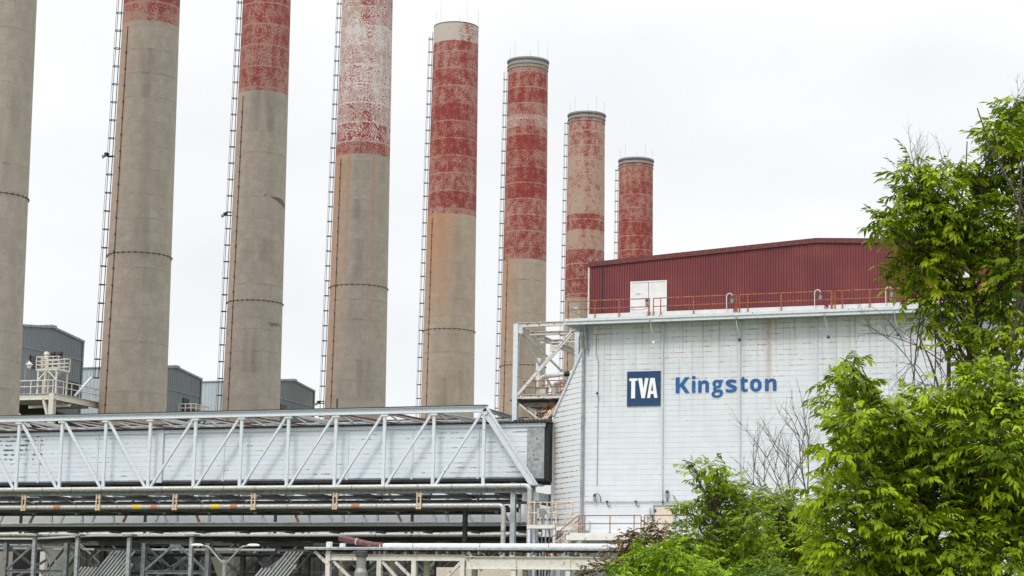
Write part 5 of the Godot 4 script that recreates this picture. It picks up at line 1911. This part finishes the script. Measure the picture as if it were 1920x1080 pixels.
const FRONT_BASE := Vector3(30.50, 0, 79.93)
const FRONT_CLUMPS := [
	[-0.79, 4.32, 1.04, 0.10], [-0.97, 4.17, 0.85, 0.12], [-0.76, 4.16, 0.90, 0.14], [-0.69, 4.13, 0.69, 0.07], [-0.91, 3.90, 0.72, 0.17], [-0.71, 3.76, 1.04, 0.24], [-0.88, 3.46, 1.09, 0.21], [-0.73, 3.52, 0.42, 0.32], [-1.02, 3.07, 0.89, 0.21], [-0.74, 3.03, 0.79, 0.33], [-1.18, 2.75, 0.33, 0.16], [-0.89, 2.59, 0.59, 0.33], [-0.61, 2.55, 0.21, 0.39], [-0.42, 3.80, 0.63, 0.31], [-0.36, 3.36, 0.40, 0.41], [-0.23, 2.84, 0.63, 0.43], [-0.10, 3.92, 0.41, 0.28], [0.12, 4.07, 0.18, 0.31], [0.09, 3.51, 0.35, 0.43], [0.24, 3.02, 0.04, 0.46], [0.43, 4.13, 0.22, 0.36], [0.56, 3.54, 0.53, 0.43], [0.66, 3.99, 0.05, 0.31], [0.59, 3.07, 0.03, 0.46], [0.02, 2.45, 0.36, 0.45], [0.52, 2.45, 0.37, 0.45], [-0.43, 2.30, 0.07, 0.41], [0.90, 3.47, 0.08, 0.41], [0.96, 2.93, -0.22, 0.46], [1.04, 4.01, -0.18, 0.36], [1.36, 3.30, -0.31, 0.51], [-0.73, 2.25, 0.13, 0.36]]
const REAR_BASE := Vector3(30.00, 0, 75.83)
const REAR_CLUMPS := [
	[-0.08, 5.57, 0.84, 0.16], [0.37, 5.66, 0.38, 0.16], [0.07, 5.13, 0.67, 0.16], [-0.26, 5.42, 0.47, 0.11], [0.44, 4.82, 0.14, 0.19], [0.29, 4.80, 0.79, 0.17], [-0.53, 6.46, 1.36, 0.20], [-0.62, 6.42, 1.33, 0.12], [-0.54, 6.48, 0.74, 0.19], [-0.35, 7.04, 1.17, 0.18], [-0.34, 6.82, 0.98, 0.23], [-0.04, 6.97, 1.14, 0.22], [0.17, 7.07, 0.93, 0.15], [-0.18, 6.56, 1.06, 0.27], [0.12, 6.61, 0.99, 0.30], [-0.10, 6.35, 0.84, 0.32], [0.29, 6.43, 0.71, 0.31], [-0.43, 6.09, 0.68, 0.23], [-0.15, 6.01, 0.73, 0.31], [-0.55, 5.84, 0.66, 0.16], [0.34, 7.06, 0.60, 0.15], [0.66, 7.72, 0.49, 0.25], [0.79, 7.83, 0.71, 0.18], [0.62, 7.41, 1.08, 0.18], [0.75, 7.32, 0.49, 0.33], [0.47, 7.08, 0.47, 0.18], [0.68, 6.76, 0.38, 0.35], [0.48, 6.36, 0.64, 0.29], [0.78, 6.32, 0.41, 0.29], [0.72, 5.90, 0.74, 0.31], [0.14, 5.78, 0.47, 0.25], [0.56, 5.52, 0.46, 0.20], [0.29, 5.30, 0.74, 0.16], [0.74, 5.22, 0.72, 0.25], [0.40, 5.06, 0.22, 0.20], [1.11, 7.10, 0.22, 0.38], [1.20, 6.31, 0.72, 0.40], [1.18, 5.67, 0.08, 0.41], [1.11, 7.55, 0.73, 0.27]]
const SPIRE_BASE := Vector3(23.25, 0, 61.17)
const SPIRE_CLUMPS := [
	[-0.02, 2.91, 0.71, 0.60], [0.49, 2.83, 0.27, 0.61], [-0.85, 2.93, -0.01, 0.41], [0.47, 4.33, -0.42, 0.25], [-0.34, 3.29, 1.08, 0.34], [-0.20, 4.90, 0.36, 0.25], [0.24, 4.88, 1.14, 0.16], [0.11, 4.71, 0.04, 0.29], [-0.08, 4.51, 0.72, 0.18], [0.18, 4.48, -0.30, 0.33], [-0.11, 4.28, -0.40, 0.41], [-0.35, 4.17, 0.47, 0.26], [-0.23, 3.82, -0.46, 0.50], [0.62, 3.87, 0.38, 0.44], [-0.25, 3.54, 1.03, 0.42], [0.20, 3.34, -0.04, 0.61], [-0.25, 3.04, 1.02, 0.50], [0.82, 3.22, 0.38, 0.55], [-0.55, 4.21, 0.71, 0.10], [-0.43, 5.02, 0.47, 0.10]]
const MID_BASE := Vector3(23.48, 0, 56.77)
const MID_CLUMPS := [
	[-0.44, 3.81, 1.01, 0.44], [-0.52, 3.26, 1.13, 0.55], [0.22, 3.10, -0.55, 0.68], [-0.22, 2.95, 0.51, 0.61], [-0.06, 4.78, -0.30, 0.23], [-0.80, 4.48, 0.02, 0.20], [0.52, 3.85, 0.28, 0.33], [-0.31, 4.66, 0.60, 0.29], [-0.07, 4.56, 0.40, 0.29], [0.14, 4.42, 0.08, 0.34], [-0.28, 4.13, 0.27, 0.51], [0.26, 3.97, 0.10, 0.50], [0.56, 4.26, -0.06, 0.28], [-0.21, 3.49, -0.44, 0.68], [0.68, 3.53, -0.05, 0.56], [0.79, 3.09, -0.04, 0.56], [1.12, 3.22, -0.62, 0.45]]
const LOW_BASE := Vector3(23.26, 0, 65.48)
const LOW_CLUMPS := [
	[0.22, 2.73, 0.46, 0.36], [-0.23, 2.72, 0.52, 0.27], [0.35, 3.09, -0.76, 0.24], [-0.01, 3.24, 0.16, 0.22], [-0.24, 3.07, 0.17, 0.28], [0.42, 3.12, 0.83, 0.27], [-0.36, 2.88, 0.41, 0.24], [-0.14, 2.80, 0.03, 0.35], [0.54, 2.93, 0.74, 0.32], [0.58, 2.80, -0.29, 0.37], [0.92, 2.86, -0.44, 0.28], [-0.33, 2.74, 0.96, 0.18]]
const BROWN_BASE := Vector3(19.84, 0, 55.96)
const BROWN_CLUMPS := [
	[0.48, 4.19, -0.05, 0.12], [0.30, 3.98, 0.25, 0.23], [0.54, 4.02, -0.19, 0.16], [0.13, 3.87, 0.48, 0.30], [-0.26, 3.60, -0.01, 0.35], [0.23, 3.79, -0.21, 0.40], [-0.33, 3.27, 1.10, 0.30], [-0.08, 3.22, 0.93, 0.39], [0.77, 4.20, -0.24, 0.09], [0.69, 3.96, -0.73, 0.19], [-0.72, 3.10, 0.83, 0.19], [0.18, 3.42, 0.21, 0.35]]
const NEARLOW_BASE := Vector3(26.90, 0, 70.54)
const NEARLOW_CLUMPS := [
	[-0.72, 2.59, 0.27, 0.31], [-0.26, 2.59, 0.55, 0.33], [0.15, 2.60, 0.32, 0.35], [0.59, 2.53, 0.23, 0.34], [-0.92, 2.50, 0.70, 0.30]]

func leaf_shape(st: MB, o: Vector3, d: Vector3, up: Vector3, l: float, w: float, curl: float) -> void:   # one pointed leaf folded along its rib, drooping towards the tip
	var side: Vector3 = d.cross(up).normalized()
	var n: Vector3 = side.cross(d).normalized()
	var prof := [[0.0, 0.03], [0.22, 0.34], [0.5, 0.5], [0.78, 0.28], [1.0, 0.0]]
	var rib := []
	var lf := []
	var rt := []
	for p in prof:
		var q: Vector3 = o + d * (p[0] * l) - n * (curl * l * p[0] * p[0])
		rib.append(q)
		lf.append(q - side * (p[1] * w) + n * (p[1] * w * 0.35))
		rt.append(q + side * (p[1] * w) + n * (p[1] * w * 0.35))
	for k in 4:
		if k == 3:
			st.tri(rib[k], rib[k + 1], lf[k])
			st.tri(rt[k], rib[k + 1], rib[k])
		else:
			st.quad(lf[k], rib[k], rib[k + 1], lf[k + 1])
			st.quad(rib[k], rt[k], rt[k + 1], rib[k + 1])

func sprig(r: RandomNumberGenerator, leaves: int, ll: float, lw: float) -> ArrayMesh:   # a twig along x with drooping leaves on both sides
	var st := MB.new()
	var reach: float = ll * 2.0
	st.tube([Vector3.ZERO, Vector3(reach * 0.5, ll * 0.08, 0), Vector3(reach, -ll * 0.15, 0)], ll * 0.022, 4, ll * 0.01, false)
	for k in leaves:
		var u: float = (k + 0.6) / leaves
		var s: float = -1.0 if k % 2 else 1.0
		var p := Vector3(reach * u, ll * (0.08 - 0.22 * u * u), 0)
		var d := Vector3(0.55 + 0.5 * u, r.randf_range(-0.85, 0.0), s * r.randf_range(0.5, 1.0) * (1.05 - u * 0.6)).normalized()
		leaf_shape(st, p, d, (Vector3.UP + Vector3(r.randf_range(-0.5, 0.5), 0, r.randf_range(-0.5, 0.5))).normalized(), ll * r.randf_range(0.6, 1.2), lw * r.randf_range(0.75, 1.2), r.randf_range(0.05, 0.3))
	return st.mesh()

func limb(b: MB, a: Vector3, c: Vector3, r0: float, r1: float, r: RandomNumberGenerator, wob := 0.08, sides := 7) -> void:
	var pts := []
	var l: float = a.distance_to(c)
	for k in 7:
		var u: float = k / 6.0
		var p: Vector3 = a.lerp(c, u)
		p.y += sin(u * PI) * l * 0.06
		if k > 0 and k < 6:
			p += Vector3(r.randf_range(-1, 1), r.randf_range(-0.5, 0.5), r.randf_range(-1, 1)) * l * wob * 0.5
		pts.append(p)
	b.tube(pts, r0, sides, r1)

# how: leaf length, leaf width, leaves on a sprig, sprigs per square metre of clump, trunk radius, thickness of the crown in metres, back copies of each clump, loose leaves counted singly
func leafy(called: String, label: String, kind: String, base: Vector3, clumps: Array, how: Dictionary, greens: Array, seedy: int) -> Node3D:
	var r := RandomNumberGenerator.new()
	r.seed = seedy
	var t := thing(called, label, kind, base)
	var eye := Vector3(33.6, 1.7, 100.5) - base
	var all := []
	for c in clumps:
		var p := Vector3(c[0], c[1], c[2])
		all.append([p, c[3], 1.0])
		for k in how.back:
			var away: Vector3 = (p - eye).normalized()
			var q: Vector3 = p + Vector3(away.x, 0, away.z) * how.depth * (k + r.randf_range(0.6, 1.1)) + Vector3(r.randf_range(-1, 1), r.randf_range(-1.2, 0.1), r.randf_range(-1, 1)) * c[3] * 0.5
			all.append([q, c[3] * r.randf_range(0.75, 0.98), how.get("back_share", 0.7)])
	# wood
	var top := 0.0
	var low := 99.0
	var mid := Vector3.ZERO
	for c in all:
		mid += c[0] / all.size()
		top = maxf(top, c[0].y)
		low = minf(low, c[0].y)
	var b := MB.new()
	var stem := []
	for k in 8:
		var u: float = k / 7.0
		stem.append(Vector3(mid.x * smoothstep(0.0, 1.0, u) + r.randf_range(-0.05, 0.05), u * (low * 0.35 + top * 0.65), mid.z * smoothstep(0.0, 1.0, u)))
	b.tube(stem, how.trunk, 10, how.trunk * 0.35)
	obj("trunk", b, M.bark, t)
	var at_height := func(y: float) -> Vector3:
		var u: float = clampf(y / stem[7].y, 0.0, 1.0) * 7.0
		var i: int = mini(int(u), 6)
		return stem[i].lerp(stem[i + 1], u - i)
	var tips := []
	for c in all:
		b = MB.new()
		var from: Vector3 = (at_height as Callable).call(c[0].y - absf(c[0].x - mid.x) * 0.55 - 0.35)
		limb(b, from, c[0], how.trunk * 0.22, how.trunk * 0.07, r, 0.1)
		for k in 5:
			var e: Vector3 = c[0] + Vector3(r.randf_range(-1, 1), r.randf_range(-0.7, 1.0), r.randf_range(-1, 1)) * c[1] * 0.85
			limb(b, from.lerp(c[0], r.randf_range(0.6, 1.0)), e, how.trunk * 0.07, 0.003, r, 0.12, 4)
			tips.append(e)
		obj("branch", b, M.bark, t)
	# leaves
	var kinds := []
	for k in 5:
		kinds.append(sprig(r, how.leaves, how.ll, how.lw))
	var where := []
	var tint := []
	for k in 5:
		where.append([])
		tint.append(PackedColorArray())
	for c in all:
		var n: int = int(how.density * c[1] * c[1] * c[2]) + 3
		var young: float = r.randf()
		for i in n:
			var d := Vector3(r.randfn(), r.randfn() * 0.9 + 0.12, r.randfn()).normalized()
			var u: float = pow(r.randf(), 0.55)
			var p: Vector3 = c[0] + d * c[1] * u * r.randf_range(0.8, 1.12)
			var out := Vector3(d.x + r.randf_range(-0.5, 0.5), r.randf_range(-0.45, 0.4) + d.y * 0.25, d.z + r.randf_range(-0.5, 0.5)).normalized()
			var side: Vector3 = out.cross(Vector3.UP).normalized()
			var up: Vector3 = side.cross(out).normalized()
			up = up.rotated(out, r.randf_range(-0.5, 0.5))
			var bs := Basis(out, up, out.cross(up).normalized()).scaled_local(Vector3.ONE * r.randf_range(0.6, 1.22))
			var k: int = r.randi() % 5
			where[k].append(Transform3D(bs, p))
			var y: float = clampf(young * 0.4 + r.randf() * 0.8 - 0.06, 0.0, 1.0)
			var g: Color = greens[0].lerp(greens[1], y)
			tint[k].append(g * r.randf_range(0.8, 1.2))
	var lm := leaf_mat(Color.WHITE, how.get("gloss", 0.58))
	for k in 5:
		var mm := MultiMesh.new()
		mm.transform_format = MultiMesh.TRANSFORM_3D
		mm.use_colors = true
		mm.mesh = kinds[k]
		mm.instance_count = where[k].size()
		for i in where[k].size():
			mm.set_instance_transform(i, where[k][i])
			mm.set_instance_color(i, tint[k][i])
		var o := MultiMeshInstance3D.new()
		o.name = "foliage"
		o.multimesh = mm
		o.material_override = lm
		t.add_child(o, true)
		tag(o, "", "", "", "stuff")
	# the leaves that show largest, one by one, on the side that faces the yard's edge
	if how.single > 0:
		var lms := []
		var mats := []
		for k in 4:
			var s := MB.new()
			leaf_shape(s, Vector3.ZERO, Vector3.RIGHT, Vector3.UP, how.ll, how.lw, 0.08 + 0.07 * k)
			lms.append(s.mesh())
			var m := leaf_mat(greens[0].lerp(greens[1], 0.2 + 0.26 * k).linear_to_srgb(), how.get("gloss", 0.58))
			m.vertex_color_use_as_albedo = false
			mats.append(m)
		for i in how.single:
			var c: Array = clumps[i % clumps.size()]
			var p := Vector3(c[0], c[1], c[2])
			var toward: Vector3 = (eye - p).normalized()
			var d := (toward * r.randf_range(0.4, 1.2) + Vector3(r.randfn(), r.randfn(), r.randfn()) * 0.6).normalized()
			var out := Vector3(d.x + r.randf_range(-0.9, 0.9), r.randf_range(-0.9, -0.1), d.z + r.randf_range(-0.9, 0.9)).normalized()
			var side: Vector3 = out.cross(Vector3.UP).normalized()
			var up: Vector3 = side.cross(out).normalized().rotated(out, r.randf_range(-0.7, 0.7))
			var o := put("leaf", lms[i % 4], mats[r.randi() % 4], t)
			o.transform = Transform3D(Basis(out, up, out.cross(up).normalized()), p + d * c[3] * r.randf_range(0.95, 1.12))
	return t

func fork(b: MB, at: Vector3, d: Vector3, l: float, rad: float, level: int, r: RandomNumberGenerator, rise: float) -> void:
	var pts := [at]
	var p := at
	var dd := d
	for k in 5:
		dd = (dd + Vector3(r.randf_range(-1, 1), r.randf_range(-0.6, 1.0) * 0.6 + rise, r.randf_range(-1, 1)) * 0.13).normalized()
		p += dd * l / 5.0
		pts.append(p)
		if level > 0 and k > 0:
			for q in (2 if r.randf() < 0.6 else 1):
				var side := Vector3(r.randf_range(-1, 1), r.randf_range(-0.1, 0.7), r.randf_range(-1, 1)).normalized()
				fork(b, p, (dd * 0.75 + side * 0.75).normalized(), l * r.randf_range(0.35, 0.58), rad * 0.5, level - 1, r, rise)
	b.tube(pts, rad, 5 if level else 3, rad * 0.35, false)

func bare_twigs(t: Node3D, called: String, starts: Array, seedy: int, rise: float, levels: int) -> void:
	var r := RandomNumberGenerator.new()
	r.seed = seedy
	for s in starts:
		var b := MB.new()
		fork(b, s[0], s[1].normalized(), s[2], s[3], levels, r, rise)
		obj(called, b, M.twig, t)

func trees() -> void:
	var t := leafy("leafy_tree", "dense bright green broadleaf tree at lower right with drooping pointed leaves", "tree", FRONT_BASE, FRONT_CLUMPS,
		{"ll": 0.094, "lw": 0.031, "leaves": 9, "density": 600.0, "trunk": 0.12, "depth": 0.75, "back": 2, "single": 300, "gloss": 0.58},
		[Color(0.06, 0.13, 0.006), Color(0.38, 0.48, 0.016)], 71)
	t = leafy("leafy_tree", "taller loose tree rising behind the dense one at the right edge", "tree", REAR_BASE, REAR_CLUMPS,
		{"ll": 0.10, "lw": 0.035, "leaves": 8, "density": 820.0, "trunk": 0.075, "depth": 0.6, "back": 1, "back_share": 0.45, "single": 300, "gloss": 0.58},
		[Color(0.06, 0.125, 0.006), Color(0.36, 0.45, 0.016)], 72)
	bare_twigs(t, "bare_twig", [
		[Vector3(-0.3, 6.3, 1.0), Vector3(0.0, 1, 0), 0.8, 0.009], [Vector3(-0.15, 6.5, 1.0), Vector3(0.2, 1, 0), 0.65, 0.009], [Vector3(-0.25, 6.7, 1.0), Vector3(-0.25, 1, 0.1), 0.6, 0.008], [Vector3(0.3, 6.4, 0.8), Vector3(0.3, 1, 0), 0.7, 0.009], [Vector3(0.75, 7.6, 0.75), Vector3(0.1, 1, 0), 0.4, 0.006]], 81, 0.6, 2)
	bare_twigs(t, "bare_twig", [
		[Vector3(-0.35, 5.5, 0.6), Vector3(-0.1, -1, 0), 1.5, 0.01], [Vector3(-0.2, 5.6, 0.5), Vector3(0.02, -1, 0), 1.6, 0.012], [Vector3(0.0, 5.6, 0.5), Vector3(0.05, -1, 0), 1.5, 0.012], [Vector3(0.3, 5.6, 0.4), Vector3(0.0, -1, 0), 1.4, 0.012], [Vector3(0.55, 5.6, 0.4), Vector3(0.1, -1, 0), 1.4, 0.01], [Vector3(-0.3, 5.6, 0.6), Vector3(-0.05, -1, 0.1), 1.3, 0.009], [Vector3(-0.1, 5.7, 0.7), Vector3(-0.08, -1, 0.1), 1.4, 0.009], [Vector3(0.15, 5.7, 0.7), Vector3(0.06, -1, 0.1), 1.3, 0.009], [Vector3(-0.45, 5.3, 0.7), Vector3(-0.1, -1, 0), 1.0, 0.008], [Vector3(-0.1, 4.9, 0.6), Vector3(-0.5, 0.5, 0), 0.9, 0.008], [Vector3(-0.3, 4.6, 0.6), Vector3(-0.4, 0.8, 0), 0.8, 0.008]], 82, -0.7, 2)
	bare_twigs(t, "limb", [[Vector3(0.1, 3.0, 0.5), Vector3(-0.2, 1, 0), 3.4, 0.04], [Vector3(0.3, 3.0, 0.5), Vector3(0.15, 1, 0), 4.0, 0.045]], 83, 0.4, 1)
	leafy("leafy_tree", "dark green tree with feathery pointed top before the white wall", "tree", SPIRE_BASE, SPIRE_CLUMPS,
		{"ll": 0.115, "lw": 0.036, "leaves": 9, "density": 420.0, "trunk": 0.12, "depth": 0.8, "back": 1, "single": 120},
		[Color(0.045, 0.105, 0.006), Color(0.30, 0.41, 0.016)], 73)
	leafy("leafy_tree", "round olive green tree between the feathery tree and the dense one", "tree", MID_BASE, MID_CLUMPS,
		{"ll": 0.11, "lw": 0.036, "leaves": 9, "density": 420.0, "trunk": 0.12, "depth": 0.9, "back": 1, "single": 60},
		[Color(0.065, 0.125, 0.01), Color(0.33, 0.40, 0.022)], 74)
	leafy("leafy_bush", "low bright green bush at the bottom, left of the feathery tree", "bush", LOW_BASE, LOW_CLUMPS,
		{"ll": 0.11, "lw": 0.036, "leaves": 9, "density": 440.0, "trunk": 0.08, "depth": 0.6, "back": 1, "single": 90},
		[Color(0.07, 0.15, 0.008), Color(0.32, 0.45, 0.018)], 75)
	leafy("leafy_bush", "green bush at the bottom edge, under the olive tree", "bush", NEARLOW_BASE, NEARLOW_CLUMPS,
		{"ll": 0.11, "lw": 0.034, "leaves": 9, "density": 340.0, "trunk": 0.07, "depth": 0.6, "back": 1, "single": 60},
		[Color(0.045, 0.10, 0.01), Color(0.20, 0.30, 0.02)], 76)
	leafy("brown_shrub", "reddish brown leaved shrub at the foot of the walkway", "shrub", BROWN_BASE, BROWN_CLUMPS,
		{"ll": 0.085, "lw": 0.045, "leaves": 7, "density": 300.0, "trunk": 0.06, "depth": 0.5, "back": 1, "back_share": 0.4, "single": 40, "gloss": 0.6},
		[Color(0.075, 0.052, 0.018), Color(0.19, 0.11, 0.035)], 77)
	t = thing("bare_tree", "leafless thin tree standing against the white wall beside the dense tree", "tree", Vector3(20.9, 0, 43.3))
	var b := MB.new()
	b.tube([Vector3(0.05, 0, 0), Vector3(0.1, 2.6, 0), Vector3(0.15, 5.6, 0)], 0.11, 8, 0.05)
	obj("trunk", b, M.twig, t)
	bare_twigs(t, "branch", [
		[Vector3(0.0, 4.7, 0), Vector3(-0.62, 1, 0.1), 2.3, 0.028], [Vector3(0.05, 4.8, 0), Vector3(-0.32, 1, -0.1), 2.3, 0.028], [Vector3(0.1, 5.0, 0), Vector3(-0.1, 1, 0), 2.4, 0.03], [Vector3(0.1, 5.0, 0), Vector3(0.2, 1, 0.1), 2.4, 0.028], [Vector3(0.0, 4.5, 0), Vector3(-1.0, 0.8, 0), 2.0, 0.024], [Vector3(0.1, 4.8, 0), Vector3(0.5, 1, 0), 2.1, 0.025], [Vector3(0.0, 4.6, 0), Vector3(-0.8, 1, -0.2), 2.3, 0.026], [Vector3(0.0, 4.4, 0), Vector3(-1.2, 0.5, 0.1), 1.6, 0.02], [Vector3(0.1, 4.6, 0), Vector3(0.8, 1, 0), 1.9, 0.022]], 84, 0.16, 2)
